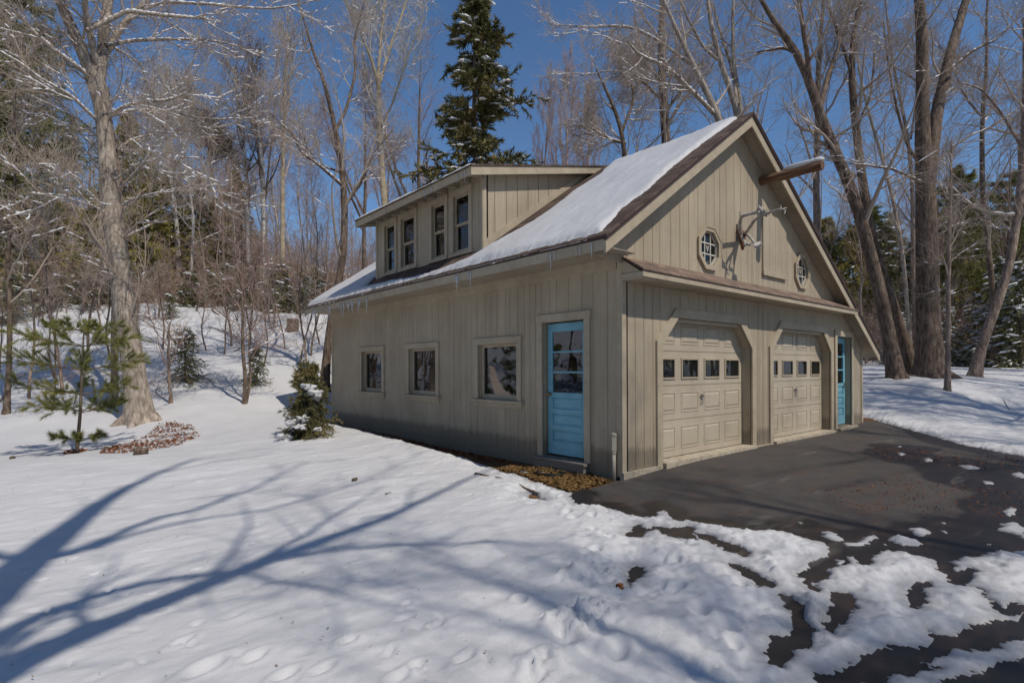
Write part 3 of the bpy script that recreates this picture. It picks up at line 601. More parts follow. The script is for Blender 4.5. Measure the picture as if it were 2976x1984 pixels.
mb=MB(); mb.tube([(8.57,.118,.95),(8.57,.07,.95)],[.02,.02],10); mb.tube([(8.57,.075,.95),(8.47,.07,.955)],[.011,.009],8); mb.box((8.55,.112,.84),(8.59,.118,.99)); P_(mb,'handle',M['steel'],d2)
mb=MB(); mb.bbox(7.62,-.07,7.75,2.2,-.03,-.001,GAB); mb.bbox(8.66,-.02,8.76,2.06,-.03,-.001,GAB); mb.bbox(7.7505,2.06,8.80,2.19,-.03,-.001,GAB); P_(mb,'door_frame',M['trim'])
mb=MB(); mb.bbox(7.70,-.10,8.80,-.04,-.11,.11,GAB); P_(mb,'doorstep',M['trim'])
# overhead doors
def oh_door(x0,x1,label):
    c=.42; t=.14
    outer=[(x0-t,-.1),(x0-t,2.11-c+.06),(x0+c-.06,2.25),(x1-c+.06,2.25),(x1+t,2.11-c+.06),(x1+t,-.1)]
    inner=[(x0,-.1),(x0,2.11-c),(x0+c,2.11),(x1-c,2.11),(x1,2.11-c),(x1,-.1)]
    mb=MB(); mb.ring(outer,inner,-.035,-.001,GAB,False); P_(mb,'door_frame',M['trim'])
    lip=[(u+(.03 if u<(x0+x1)/2 else -.03),min(v,2.075)) for u,v in inner]
    w=.17; d0,d1_=x0-.04,x1+.04; wd=d1_-d0
    mb=MB(); zs=[-.045,.53,1.07,1.61,2.16]
    cent=[x0+.02+(x1-x0-.04)*(k+.5)/4 for k in range(4)]; pw=.255
    for r in range(4):
        a,b_=zs[r]+.004,zs[r+1]-.004
        if r==2:
            lo,hi=1.17,1.505
            mb.box((d0,a,w),(d1_,lo,w+.04),GAB); mb.box((d0,hi,w),(d1_,b_,w+.04),GAB)
            es=[d0]+sum([[q-pw,q+pw] for q in cent],[])+[d1_]
            for i in range(0,len(es),2): mb.box((es[i],lo,w),(es[i+1],hi,w+.04),GAB)
        else:
            mb.box((d0,a,w),(d1_,b_,w+.04),GAB)
            for q in cent:
                z0=a+.105; z1=b_-.105
                o_=[(q-pw,z0),(q+pw,z0),(q+pw,z1),(q-pw,z1)]; i_=[(q-pw+.018,z0+.018),(q+pw-.018,z0+.018),(q+pw-.018,z1-.018),(q-pw+.018,z1-.018)]
                mb.ring(o_,i_,w-.007,w,GAB); mb.frustum(q-pw+.035,z0+.035,q+pw-.035,z1-.035,w,.010,.022,GAB)
    mb.box((d0,-.045,w+.041),(d1_,2.16,w+.06),GAB)
    d=P_(mb,'garage_door',M['gdoor'],label=label)
    for q in cent:
        mb=MB(); o_=[(q-pw,1.17),(q+pw,1.17),(q+pw,1.505),(q-pw,1.505)]; k=.028; i_=[(q-pw+k,1.17+k),(q+pw-k,1.17+k),(q+pw-k,1.505-k),(q-pw+k,1.505-k)]
        mb.ring(o_,i_,w-.016,w+.002,GAB); P_(mb,'window_frame',M['trim'],d)
        mb=MB(); mb.box((q-pw+k,1.17+k,w+.004),(q+pw-k,1.505-k,w+.009),GAB); P_(mb,'pane',M['glass2'],d)
        mb=MB(); mb.box((q-pw,1.15,w+.0095),(q+pw,1.52,w+.0405),GAB); P_(mb,'pane_backing',M['black'],d)
    cx=(x0+x1)/2
    mb=MB(); mb.tube([(cx,w-.004,.88),(cx,w-.035,.885)],[.022,.018],12); mb.tube([(cx-.045,w-.03,.91),(cx,w-.036,.885),(cx+.045,w-.03,.86)],[.007,.011,.007],8); mb.tube([(cx,w-.03,.86),(cx-.01,w-.028,.78),(cx,w-.015,.73)],[.007,.008,.006],8); P_(mb,'handle',M['steel'],d)
    mb=MB(); mb.box((x0+.44,2.052,.02),(x1-.44,2.10,.06),GAB); P_(mb,'head_trim',M['trim'])
oh_door(.92,3.68,'left overhead door with four square lights'); oh_door(4.52,7.36,'right overhead door with four square lights')
# pent roof
PX0,PX1=-.03,7.98; PP=.385
mb=MB()
def yz(y,z): return (0,y,z)
def pentslab(x0,x1,dz0,dz1,y0=-PP,zw=2.89,zo=2.665):
    k=(zo-zw)/(y0); 
    mb.add([(x0,0-.002,zw-dz0),(x0,y0,zo-dz0),(x0,y0,zo-dz1),(x0,-.002,zw-dz1),(x1,-.002,zw-dz0-.05),(x1,y0,zo-dz0-.03),(x1,y0,zo-dz1-.03),(x1,-.002,zw-dz1-.05)],[(0,1,2,3),(7,6,5,4),(0,4,5,1),(1,5,6,2),(2,6,7,3),(3,7,4,0)])
pentslab(PX0,PX1,0,.02); P_(mb,'pent_roof',M['shingleX'],label='narrow shingled pent roof above the overhead doors')
mb=MB(); pentslab(PX0-.008,PX1-.002,.022,.035,-PP+.005); P_(mb,'pent_drip_edge',M['drip'])
mb=MB(); mb.add([(PX0+.01,-PP+.012,2.63),(PX1-.01,-PP+.012,2.60),(PX1-.01,-PP+.012,2.53),(PX0+.01,-PP+.012,2.56),(PX0+.01,-PP+.035,2.63),(PX1-.01,-PP+.035,2.60),(PX1-.01,-PP+.035,2.53),(PX0+.01,-PP+.035,2.56)],[(0,1,2,3),(7,6,5,4),(0,4,5,1),(1,5,6,2),(2,6,7,3),(3,7,4,0)])
mb.box((PX0+.01,-PP+.036,2.54),(PX1-.4,-.003,2.555)); mb.box((PX0+.012,-PP+.036,2.556),(PX0+.03,-.003,2.63)); P_(mb,'pent_fascia',M['trim'])
mb=MB(); mb.add([(PX0+.02,-.003,2.64),(PX0+.02,-PP+.06,2.635),(PX0+.02,-.003,2.845),(PX0+.04,-.003,2.64),(PX0+.04,-PP+.06,2.635),(PX0+.04,-.003,2.845)],[(0,1,2),(3,5,4),(0,3,4,1),(1,4,5,2),(2,5,3,0)]); P_(mb,'pent_end',M['siding'])
# loft hatch
mb=MB()
for i in range(4):
    a=4.12+i*.245; mb.bbox(a,3.09,a+.24,4.22,-.035,-.001,GAB,.003)
mb.bbox(4.11,3.06,5.11,3.15,-.05,-.036,GAB); hatch=P_(mb,'loft_hatch',M['siding'],label='boarded hatch high on the gable')
# octagonal windows
for cx,cz in OC:
    mb=MB(); mb.ring(octa(cx,cz,.345),octa(cx,cz,.272),-.035,-.001,GAB); mb.ring(octa(cx,cz,.355),octa(cx,cz,.33),-.045,-.036,GAB); fr=P_(mb,'window',M['trim'],label='small octagonal window with white muntins')
    mb=MB(); mb.ring(octa(cx,cz,.274),octa(cx,cz,.255),.012,.04,GAB)
    for d in (-.088,.088):
        L=.250
        mb.box((cx+d-.011,cz-L,.016),(cx+d+.011,cz+L,.03),GAB); mb.box((cx-L,cz+d-.011,.017),(cx+L,cz+d+.011,.029),GAB)
    P_(mb,'muntin',M['white'],fr)
    mb=MB(); mb.prism(octa(cx,cz,.256),.033,.037,GAB); P_(mb,'pane',M['glass2'],fr)
    mb=MB(); tr=[(cx-.05,cz+.045),(cx+.05,cz+.045),(cx,cz-.055)]; ti=[(cx-.032,cz+.034),(cx+.032,cz+.034),(cx,cz-.034)]
    mb.ring(tr,ti,.018,.024,GAB); mb.tube([(cx-.02,.02,cz+.02),(cx+.008,.02,cz+.01),(cx-.004,.02,cz-.02)],[.006,.007,.005],6); P_(mb,'ornament',M['white'],fr)
# log beam out of the gable (fixed, swings with the house)
mb=MB(); n=9; pts=[(4.09,.1-1.17*i/n,4.80+.005*math.sin(i)) for i in range(n+1)]
mb.tube(pts,[.085+.004*math.sin(i*1.7) for i in range(n+1)],10); P_(mb,'hoist_beam',M['log'],smooth=False,label='peeled brown log beam sticking out of the gable')
# ------------------------------------------------------------------ ROOF SNOW
def roofsnow(name,u0,u1,v0,v1,du,dv,surf,polys,bare,label,th=.075,group=None):
    U,V,Fq=grid(np.arange(u0,u1+du,du),np.arange(v0,v1+dv,dv))   # U along Y, V along X
    wu=U+.09*fbm(U*4,V*4,4,.65)+.05*fbm(U*17,V*17,3,.7); wv=V+.08*fbm(U*4+9,V*4,4,.65)+.05*fbm(U*17,V*17+7,3,.7)
    s=np.full(U.shape,-9.)
    for p in polys: s=np.maximum(s,sdpoly(wu,wv,p))
    for p in bare: s=np.minimum(s,-sdpoly(wu,wv,p))
    hh=np.where(s>0,(1-np.exp(-np.maximum(s,0)/.035))*(th+fbm(U*1.1,V*.7,3)*.07+fbm(U*5,V*3,4,.6)*.03),-.02)
    keep=(s>-.06).reshape(-1)[Fq].any(1)
    Vt=np.stack([V,U,surf(V)+hh+.002],-1).reshape(-1,3); Fq=Fq[keep]; us=np.unique(Fq); mp=np.zeros(len(Vt),int); mp[us]=np.arange(len(us))
    o=npmesh(name,Vt[us],mp[Fq],M['snow2'],None,True); tag(o,label,'snow',group,'stuff')
    return o
ridge_pts=[(-.13,-.55),(-.02,-.2),(.05,.12),(.01,.6),(.07,1.28),(.09,1.92),(.0,2.6),(-.08,3.12)]
roofsnow('roof_snow',-.35,10.35,-.72,3.24,.03,.03,RL,
  [[(-.1,-.60)]+ridge_pts+[(10.18,3.15),(10.18,-.62)]],
  [[(3.0,-.17),(2.78,.22),(2.5,.63),(2.62,1.87),(2.45,2.35),(2.62,3.05),(2.9,3.4),(7.5,3.4),(7.7,.1),(7.24,-.38),(6.,-.44),(5.,-.5),(3.95,-.52),(3.4,-.42),(3.05,-.28)]],
  'white snow sheet lying on the left slope of the garage roof')
roofsnow('dormer_snow',2.85,7.7,-.46,3.3,.03,.03,DL,[[(3.0,-.40),(3.02,-.1),(3.15,.5),(3.3,3.0),(7.5,3.0),(7.56,-.40)]],[],'thin snow layer lying on the dormer roof',.06)
# snow on the beam
def blob(cx,cy,cz,rx,ry,rz,n=12,m_=7,seed=0,amp=.15):
    a=np.linspace(0,2*np.pi,n,endpoint=False); b_=np.linspace(-np.pi/2,np.pi/2,m_)
    A,B=np.meshgrid(a,b_); d=np.stack([np.cos(B)*np.cos(A),np.cos(B)*np.sin(A),np.sin(B)],-1)
    q=1+amp*(vnoise(d[...,0]*2+seed*3.1+9,d[...,1]*2+d[...,2]*2+seed*1.7+9)-.5)*2
    V=(d*q[...,None])*np.array([rx,ry,rz])+np.array([cx,cy,cz]); i=np.arange(m_*n).reshape(m_,n)
    F=np.stack([i[:-1],np.roll(i,-1,1)[:-1],np.roll(i,-1,1)[1:],i[1:]],-1).reshape(-1,4); return V.reshape(-1,3),F
a=Acc(); a.add(*blob(4.09,-.74,4.895,.075,.38,.06,16,9,3)); a.add(*blob(4.10,-.95,4.90,.07,.16,.06,12,7,5)); o=a.build('beam_snow',M['snow2']); tag(o,'small cap of snow lying along the log beam','snow')
# icicles
ic=random.Random(4); lst=[]
def icicle(x,y,z,L,label,group):
    r=.004+L*.024; mb=MB(); k=6
    pts=[(x+ic.uniform(-.003,.003),y+ic.uniform(-.003,.003),z-L*i/k) for i in range(k+1)]
    mb.tube(pts,[r*(1-i/k)**.8+.0012 for i in range(k+1)],7); o=mb.build('icicle',M['ice'],None,True); tag(o,label,'icicle',group)
zi=2.862
for yy,L in [(-.05,.2),(.15,.14),(.22,.1),(.62,.12),(.70,.24),(.77,.1),(1.0,.06)]: icicle(XE-.012,yy,zi+.09,L,'icicle hanging from the side eave near the front corner','icicles on the front end of the side eave')
for yy,L in [(2.6,.26),(2.66,.15),(2.95,.22),(3.0,.30),(3.04,.12),(3.6,.07)]: icicle(XE-.012,yy,zi+.09,L,'icicle hanging from the side eave above the middle window','icicles midway along the side eave')
for i in range(20):
    yy=6.2+4.0*ic.random(); icicle(XE-.012,yy,zi+.05,ic.uniform(.10,.36),'thin icicle hanging in the row at the far end of the side eave','icicles at the far end of the side eave')
for yy,L in [(3.1,.2),(3.17,.12),(3.35,.16),(4.2,.14),(4.42,.2),(4.5,.1),(5.4,.1),(6.1,.14),(6.8,.12),(7.55,.55)]: icicle(DE-.012,yy,DL(DE)-.07,L,'icicle hanging from the dormer eave','icicles along the dormer eave')
# ------------------------------------------------------------------ antlers
def AT(x,y,Yp):
    """point of the 1700,300 detail view at plane Y=Yp"""
    px,py=1700+x*.42517,300+y*.42517; u=px-CXp; v=-(py-CYp); c,s=math.cos(ROLL),math.sin(ROLL)
    r=FV*FPX+RV*(u*c-v*s)+np.array([0,0,1.])*(v*c+u*s); t=(Yp-CAM[1])/r[1]; return CAM+r*t
AN=empty('mounted_antlers',(3.25,-.06,3.6),'weathered grey branching antlers mounted on the gable boards','antlers')
def antler(paths,palms):
    mb=MB()
    for L,r0,r1 in paths:
        pts=[AT(*p) for p in L]; n=len(pts)
        P=np.array(pts); tt=np.linspace(0,n-1,(n-1)*4+1); Q=np.stack([np.interp(tt,range(n),P[:,k]) for k in range(3)],1)
        for _ in range(2): Q[1:-1]=(Q[:-2]+2*Q[1:-1]+Q[2:])/4
        mb.tube(Q,list(np.linspace(r0*1.3,r1*1.3,len(Q))),8)
    for L,t in palms:
        P=[AT(*p) for p in L]; n=len(P); q=np.array([t*.3,-t,0])
        mb.add([p for p in P]+[p+q for p in P],[tuple(range(n)),tuple(range(2*n-1,n-1,-1))]+[(i,(i+1)%n,n+(i+1)%n,n+i) for i in range(n)])
    o=mb.build('antler',M['antler'],None,True); o.parent=AN; o.matrix_parent_inverse=Matrix.Translation(-Vector(AN.location)); return o
antler([([(1068,905,-.10),(1058,860,-.18),(1062,800,-.28),(1070,775,-.34),(1120,757,-.45),(1170,748,-.55),(1190,745,-.6)],.022,.02),([(1066,790,-.3),(1060,760,-.3),(1058,738,-.3)],.012,.004),
        ([(1068,900,-.10),(1078,935,-.2),(1100,955,-.28),(1115,962,-.3)],.018,.014)],
       [([(1172,735,-.55),(1186,722,-.6),(1184,698,-.6),(1200,712,-.6),(1220,695,-.62),(1212,722,-.62),(1245,738,-.64),(1232,745,-.64),(1264,766,-.66),(1240,760,-.64),(1240,778,-.64),(1215,764,-.6),(1180,755,-.58)],.012),
        ([(1085,950,-.26),(1105,952,-.28),(1138,956,-.3),(1126,966,-.3),(1128,978,-.3),(1105,972,-.28),(1092,980,-.27)],.012)])
antler([([(1085,892,-.10),(1105,880,-.2),(1130,845,-.34),(1152,808,-.44),(1180,785,-.52),(1220,765,-.62),(1260,748,-.72),(1300,732,-.82),(1345,722,-.92)],.022,.012),([(1150,812,-.44),(1156,792,-.44),(1160,778,-.44)],.01,.004),
        ([(1090,895,-.10),(1120,905,-.22),(1145,935,-.32),(1158,958,-.36)],.018,.016),([(1340,723,-.9),(1338,708,-.9),(1340,695,-.9)],.009,.003),([(1350,722,-.93),(1372,735,-.96),(1362,758,-.96)],.011,.005),([(1355,722,-.93),(1378,712,-.96),(1380,725,-.96)],.008,.003)],
       [([(1150,945,-.34),(1165,950,-.36),(1200,942,-.4),(1200,952,-.4),(1212,962,-.42),(1198,972,-.42),(1196,985,-.42),(1155,988,-.38),(1150,970,-.36)],.012)])
mb=MB(); a0=AT(1050,865,-.03); a1=AT(1075,900,-.09); a2=AT(1078,960,-.14); a3=AT(1078,1000,-.16)
mb.tube([a0,a1,a2,a3],[.05,.06,.045,.02],10); o=mb.build('skull_mount',M['skull'],None,True); o.parent=AN; o.matrix_parent_inverse=Matrix.Translation(-Vector(AN.location))
mb=MB(); mb.box((3.17,-.03,3.55),(3.33,-.001,3.85)); o=mb.build('mounting_board',M['weathered']); o.parent=AN; o.matrix_parent_inverse=Matrix.Translation(-Vector(AN.location))
# conduit by the corner
CD=empty('electrical_conduit',(-.07,.09,-.2),'grey plastic conduit with junction box standing at the garage corner','conduit')
mb=MB(); mb.tube([(0,0,-.08),(0,0,.42)],[.026,.026],12); o=mb.build('pipe',M['pvc'],CD,True)
mb=MB(); mb.tube([(0,0,.41),(0,0,.62)],[.045,.045],4); mb.tube([(0,0,.62),(0,.0,.645),(.0,0,.655)],[.044,.04,.02],12); mb.tube([(0,0,.37),(0,0,.41)],[.034,.034],12); mb.build('junction_box',M['pvc'],CD)
# garden hose coils
mb=MB(); pts=[]
for i in range(70):
    t=i/70*2*math.pi*3; r=.20+.03*math.sin(i); pts.append((-.42+r*math.cos(t)*.8,1.0+r*math.sin(t)*1.1,T1(-.4,1)+.0+.012+.0004*i))
for i in range(12): pts.append((-.25+.012*i,.8-.055*i,T1(-.2,.5)+.02+.01*math.sin(i)))
mb.tube(pts,[.009]*len(pts),6); o=mb.build('cable_coil',mat('black_rubber',(.02,.02,.02),.5)[0],None,True); tag(o,'thin black cable coiled on the brown grass below the side doorstep','cable')
# orange thing behind the near window
mb=MB(); L=[(3.12,1.42),(2.98,1.38),(2.86,1.16),(2.70,.98),(2.52,.92),(2.50,.80),(2.85,.80),(3.0,1.0),(3.08,1.2)]
mb.prism([(a_,b_) for a_,b_ in L],.11,.15,LEF); o=mb.build('boat_hull',M['orange']); tag(o,'curved orange wooden hull stored inside behind the widest side window','boat hull')
# ------------------------------------------------------------------ TREES
def nrm(v): return v/(np.linalg.norm(v,axis=-1,keepdims=True)+1e-9)
def sample(P,r,t):
    """P(N,S,3) r(N,S) t(N,K) -> pos, tan, rad"""
    N,S,_=P.shape; x=t*(S-1); i=np.clip(x.astype(int),0,S-2); f=x-i; n=np.arange(N)[:,None]
    a=P[n,i]; b_=P[n,i+1]; return a+(b_-a)*f[...,None],nrm(b_-a),r[n,i]*(1-f)+r[n,i+1]*f
def grow(P,r,K,t0,t1,lr,ang,S,wig,up,rr_,rend,g,lmin=.15,taper=.65,keepp=1.):
    N=P.shape[0]; t=t0+(t1-t0)*(np.arange(K)[None]+g.random((N,K)))/K
    p,T_,ra=sample(P,r,t); L=np.linalg.norm(np.diff(P,axis=1),axis=2).sum(1)[:,None]
    rv=g.normal(size=(N,K,3)); perp=nrm(np.cross(T_,rv)); a=ang*(1+.35*g.normal(size=(N,K)))
    d=T_*np.cos(a)[...,None]+perp*np.sin(a)[...,None]
    ln=np.maximum(L*lr*(1-taper*(t-t0)/(t1-t0+1e-6))*g.uniform(.6,1.3,(N,K)),lmin)
    p=p.reshape(-1,3); d=d.reshape(-1,3); ln=ln.reshape(-1); ra=ra.reshape(-1)
    if keepp<1: k=g.random(len(ln))<keepp; p,d,ln,ra=p[k],d[k],ln[k],ra[k]
    Q=np.empty((len(ln),S,3)); Q[:,0]=p; dd=nrm(d)
    for s in range(1,S):
        dd=nrm(dd+wig*g.normal(size=dd.shape)+np.array([0,0,up])); Q[:,s]=Q[:,s-1]+dd*(ln/(S-1))[:,None]
    R0=np.minimum(ra*rr_,.012+ln*.02); R=R0[:,None]+(rend-R0[:,None])*np.linspace(0,1,S)[None]**.8; R=np.maximum(R,rend)
    return Q,R
def snowcaps(P,r,prob,g,acc):
    """snow lying on the upper side of the flatter limb stretches"""
    N,S,_=P.shape
    if S<3: return
    seg=P[:,1:]-P[:,:-1]; sl=np.abs(nrm(seg)[...,2])
    k=6
    for s in range(0,S-2,1):
        ok=(sl[:,s]<.66)&(g.random(N)<prob)
        if not ok.any(): continue
        a=P[ok,s]; b_=P[ok,s+1]; ra=r[ok,s]; n=len(a)
        t=np.linspace(-.05,1.05,k)[None,:,None]; Q=a[:,None]+(b_-a)[:,None]*t
        w=np.sin(np.linspace(.12,np.pi-.12,k))[None]**.5*(.72+.4*g.random((n,k)))
        R=np.maximum(ra[:,None],.020)*w*.95; Q[...,2]+=np.maximum(ra[:,None],.016)*.72
        acc.add(*tubes(Q,R,6))
def resample(pts,S,g,wob=.0):
    P=np.array(pts,float); n=len(P); L=np.r_[0,np.cumsum(np.linalg.norm(np.diff(P[:,:3],axis=0),axis=1))]; t=np.linspace(0,L[-1],S)
    Q=np.stack([np.interp(t,L,P[:,k]) for k in range(P.shape[1])],1)
    for _ in range(2): Q[1:-1]=(Q[:-2]+2*Q[1:-1]+Q[2:])/4
    if wob: 
        w=g.normal(size=(S,3))*wob; w[0]=0; w[1:-1]=(w[:-2]+w[1:-1]+w[2:])/3; Q[:,:3]+=w
    return Q
def mk(accT,accC,accS,stems,g,lv,snowp=.5,sides=12,S=22):
    """stems: list of arrays (S,4) xyz+radius. lv: list of level dicts"""
    P=np.stack([s[:,:3] for s in stems]); r=np.stack([s[:,3] for s in stems])
    accT.add(*tubes(P,r,sides))
    if accS is not None and snowp: snowcaps(P,r,snowp,g,accS)
    cur=[(P,r)]
    for i,l in enumerate(lv):
        nx=[]
        for (P,r) in cur:
            Q,R=grow(P,r,l['K'],l.get('t0',.2),l.get('t1',1.),l['lr'],l['a'],l['S'],l.get('w',.12),l.get('up',.05),l.get('rr',.55),l['re'],g,l.get('lm',.15),l.get('tp',.6),l.get('kp',1.))
            accC.add(*tubes(Q,R,l.get('n',4))); nx.append((Q,R))
            if accS is not None and l.get('snow'): snowcaps(Q,R,l['snow']*snowp,g,accS)
        cur=nx
def hero(label,name,specs,barkm,twigm,lv,seed,snowp=.5,cat='tree',group=None,flare=1.6,dd=None):
    """specs: list of (depth, [(dx,dy,widthpx[,extra depth])...]) stems traced on the view"""
    g=np.random.default_rng(seed); k=2976/2352.; stems=[]
    for i,(dep_,L) in enumerate(specs):
        pts=[]
        for q in L:
            dq=dep_+(q[3] if len(q)>3 else 0); p=W(q[0],q[1],dq); pts.append((*p,q[2]*k/2*dq/FPX/math.sqrt(1+((q[0]*k-CXp)/FPX)**2)))
        if i==0 and flare:
            p=np.array(pts[0]); z=T1(p[0],p[1])-.1; p2=p.copy(); p2[2]=min(z,p[2]); 
            base=(p2[0],p2[1],p2[2],p[3]*flare); pts=[base,(p[0],p[1],max(p2[2]+.25,p[2]),p[3]*1.12)]+[tuple(q) for q in pts[1:]]
        stems.append(resample(pts,22,g,.012))
    b0=stems[0][0,:3].copy(); 
    for s in stems: s[:,:3]-=b0
    o=empty(name,b0,label,cat,group); aT,aC,aS=Acc(),Acc(),Acc(); mk(aT,aC,aS,stems,g,lv,snowp)
    if flare: # root flare ridges
        for a_ in range(6):
            an=a_*1.05+g.random()*.5; R=stems[0][0,3]; d=np.array([math.cos(an),math.sin(an),0]); pp=np.array([[d*R*.3+[0,0,.45],d*R*.75+[0,0,.22],d*R*1.15+[0,0,.08],d*R*1.6+[0,0,-.06]]]); aT.add(*tubes(pp,np.array([[R*.28,R*.3,R*.25,R*.12]]),7))
    aT.build('trunk',barkm,o); aC.build('crown',twigm,o); q_=aS.build('snow',M['treesnow'],o)
    if q_: q_['kind']='stuff'
    return o
LVH=[dict(K=6,t0=.25,lr=.30,a=.8,S=10,w=.11,up=.06,rr=.5,re=.010,n=6,snow=.7,lm=1.1),dict(K=6,t0=.12,lr=.45,a=.7,S=8,w=.12,up=.04,rr=.5,re=.005,n=4,snow=.5,lm=.6,tp=.4),dict(K=5,t0=.1,lr=.5,a=.65,S=6,w=.12,up=.03,rr=.6,re=.0035,n=3,lm=.4,tp=.4),dict(K=3,t0=.1,lr=.55,a=.55,S=4,w=.12,up=.03,rr=.6,re=.0028,n=3,lm=.3,tp=.4)]
def lvs(**k): 
    import copy
    L=copy.deepcopy(LVH)
    for a_,v in k.items():
        i=int(a_[-1]); L[i][a_[:-1]]=v
    return L
hero('big pale barked maple with forked top left of the garage','maple_tree',[
 (13.6,[(322,962,62),(312,880,58),(298,780,57),(284,690,56),(272,600,54),(261,520,52),(254,440,47),(245,350,44),(236,265,42),(228,190,40),(222,150,36)]),
 (13.6,[(236,262,34),(212,185,34),(190,115,33,-.3),(160,55,30,-.5),(138,0,26,-.8),(110,-80,18,-1),(70,-180,8,-1.4)]),
 (13.6,[(228,190,30),(236,125,28),(240,60,26,.3),(248,0,23,.4),(262,-90,16,.8),(300,-200,7,1)]),
 (13.6,[(225,165,22),(212,95,18,-.3),(199,35,16,-.6),(192,-30,13,-.9),(180,-120,6,-1.3)]),
 (13.6,[(232,140,20),(262,90,18,.5),(290,52,16,.8),(319,20,15,1),(352,-15,12,1.3),(420,-90,6,1.8)]),
 (13.6,[(200,70,12,-.6),(255,44,11,-.3),(300,22,10,-.2),(336,33,9,0),(403,38,8,.4),(487,44,5,.9)]),
 (13.6,[(245,105,10),(285,97,9,.3),(330,93,8,.6),(386,90,7,.8),(484,92,4,1.1),(560,110,2,1.3)]),
 (13.6,[(320,18,8,1),(400,5,7,1.3),(500,12,6,1.6),(620,22,4,2),(760,-5,2,2.3)]),
 (13.6,[(248,268,11),(285,244,9,-.3),(336,235,8,-.5),(403,228,6,-.7),(440,208,4,-.8)]),
 (13.6,[(248,270,8),(300,252,7,.4),(380,258,6,.9),(480,275,4,1.4),(600,270,2,1.8)]),
 (13.6,[(215,190,13),(175,150,11,-.5),(134,124,10,-.8),(67,64,9,-1),(34,23,8,-1.3),(-40,-10,5,-1.8)]),
 (13.6,[(232,285,9),(170,225,8,-.6),(111,191,7,-.9),(50,148,6,-1.2),(-30,100,4,-1.6)]),
 (13.6,[(240,330,8),(190,280,7,.5),(130,250,6,.9),(60,215,4,1.3)]),
 (13.6,[(255,420,6),(310,380,5,-.4),(380,360,4,-.7),(470,365,2,-1)]),
 (13.6,[(250,360,6),(300,320,5,.6),(380,305,4,1.2),(480,290,2,1.6)]),
 (13.6,[(260,500,6),(210,470,5,-.5),(140,455,4,-.9),(60,440,2,-1.3)]),
 (13.6,[(262,480,5),(330,450,4,.5),(420,430,3,.9),(520,440,2,1.2)])],M['maple'],M['twig'],lvs(K0=8,up0=.03,K1=6,lr0=.22,t00=.15),21,.95)
hero('slim grey trunk standing close behind the big pale maple','young_birch',[(15.0,[(262,978,20),(262,880,19),(263,760,18),(268,650,17),(275,560,15),(280,440,12),(262,330,9),(250,200,5)])],M['pinkish'],M['twig'],lvs(K0=10,t00=.4),22,.4)
hero('thin dark tree at the far left edge of the yard','young_maple',[(14.2,[(15,965,15),(20,850,14),(24,730,13),(18,620,12),(22,520,10),(40,400,8),(30,250,6),(50,80,3)])],M['dark'],M['twig'],lvs(K0=12,t00=.3),23,.5)
hero('leaning thin sapling left of the green young pine','sapling',[(15.6,[(148,955,9),(140,860,9),(128,780,8),(112,700,7),(100,600,6),(118,480,5),(130,340,3)])],M['pinkish'],M['twig'],lvs(K0=10,t00=.3,re2=.004),24,.3)
hero('two stemmed brown sapling standing alone in the snowy clearing','sapling',[(15.2,[(562,935,9),(563,870,9),(556,800,8),(560,720,7),(553,640,6),(560,560,5),(548,470,3)]),(15.2,[(566,925,7),(576,860,6,.2),(572,790,5,.3),(580,700,4,.4),(590,600,3,.5)])],M['dark'],M['twigred'],lvs(K0=11,t00=.25,lr0=.25,lm0=.3),25,.2)
hero('short snapped sapling stub beside the tiny snowy spruce','sapling',[(15,[(392,915,8),(388,860,7),(386,800,6),(390,740,4)])],M['pinkish'],M['twigred'],lvs(K0=7,t00=.4,K1=4,K2=3,K3=2),26,.2)
hero('white birch with a fan of pale stems over the green hemlocks','birch_tree',[(30,[(410,560,10),(404,500,10),(397,437,9),(385,370,9),(379,300,8),(375,230,6),(386,150,3)]),(30,[(397,437,6),(418,360,5,.5),(428,290,4,1),(432,220,2,1.4)]),(30,[(392,400,5),(366,320,4,-.4),(350,240,3,-.8)]),(30,[(385,370,5),(400,300,4,.3),(400,200,2.5,.3)])],M['birch'],M['twigpale'],lvs(K0=12,t00=.3,re2=.007,re3=.006,a0=.5,up0=.1),27,.35)
hero('white birch stem leaning left over the brown brush','birch_tree',[(29,[(440,600,6),(446,500,6),(430,400,5),(415,330,4),(410,250,2)])],M['birch'],M['twigpale'],lvs(K0=9,re2=.007,re3=.006),28,.3)
hero('slender black and white birch left of the two central trunks','birch_tree',[(30,[(571,640,9),(570,565,9),(568,443,9),(564,363,8),(550,282,7),(544,220,5),(540,150,3)]),(30,[(566,400,4),(545,380,3.5),(510,345,2.5),(485,300,2)]),(30,[(562,378,5),(530,355,4),(500,348,3)])],M['birch'],M['dark'],lvs(K0=14,t00=.35,re2=.008,re3=.007,a0=.6,up0=.12),29,.5)
hero('straight birch trunk with dark upper limbs beside the beige trunk','birch_tree',[(29,[(608,690,10),(608,629,9),(606,504,9),(604,383,8),(594,302,6),(588,230,5),(575,150,3)])],M['birch'],M['dark'],lvs(K0=14,t00=.45,re2=.008,re3=.007,a0=.5,up0=.12),30,.4)
hero('smooth beige beech trunk rising straight from the hilltop','beech_tree',[(28,[(651,690,12),(650,600,12),(649,484,11),(650,343,10),(654,242,8),(657,160,6),(664,80,3)])],M['beige'],M['twig'],lvs(K0=16,t00=.45,re2=.008,re3=.007,a0=.5,up0=.14),31,.4)
hero('crooked dark trunk with a sharp bend against the sky','crooked_tree',[(27,[(513,600,7),(512,500,6.5),(508,432,6),(482,404,5.5),(483,355,5),(471,302,4),(463,255,3)])],M['dark'],M['dark'],lvs(K0=8,re2=.007,re3=.006),32,.2)
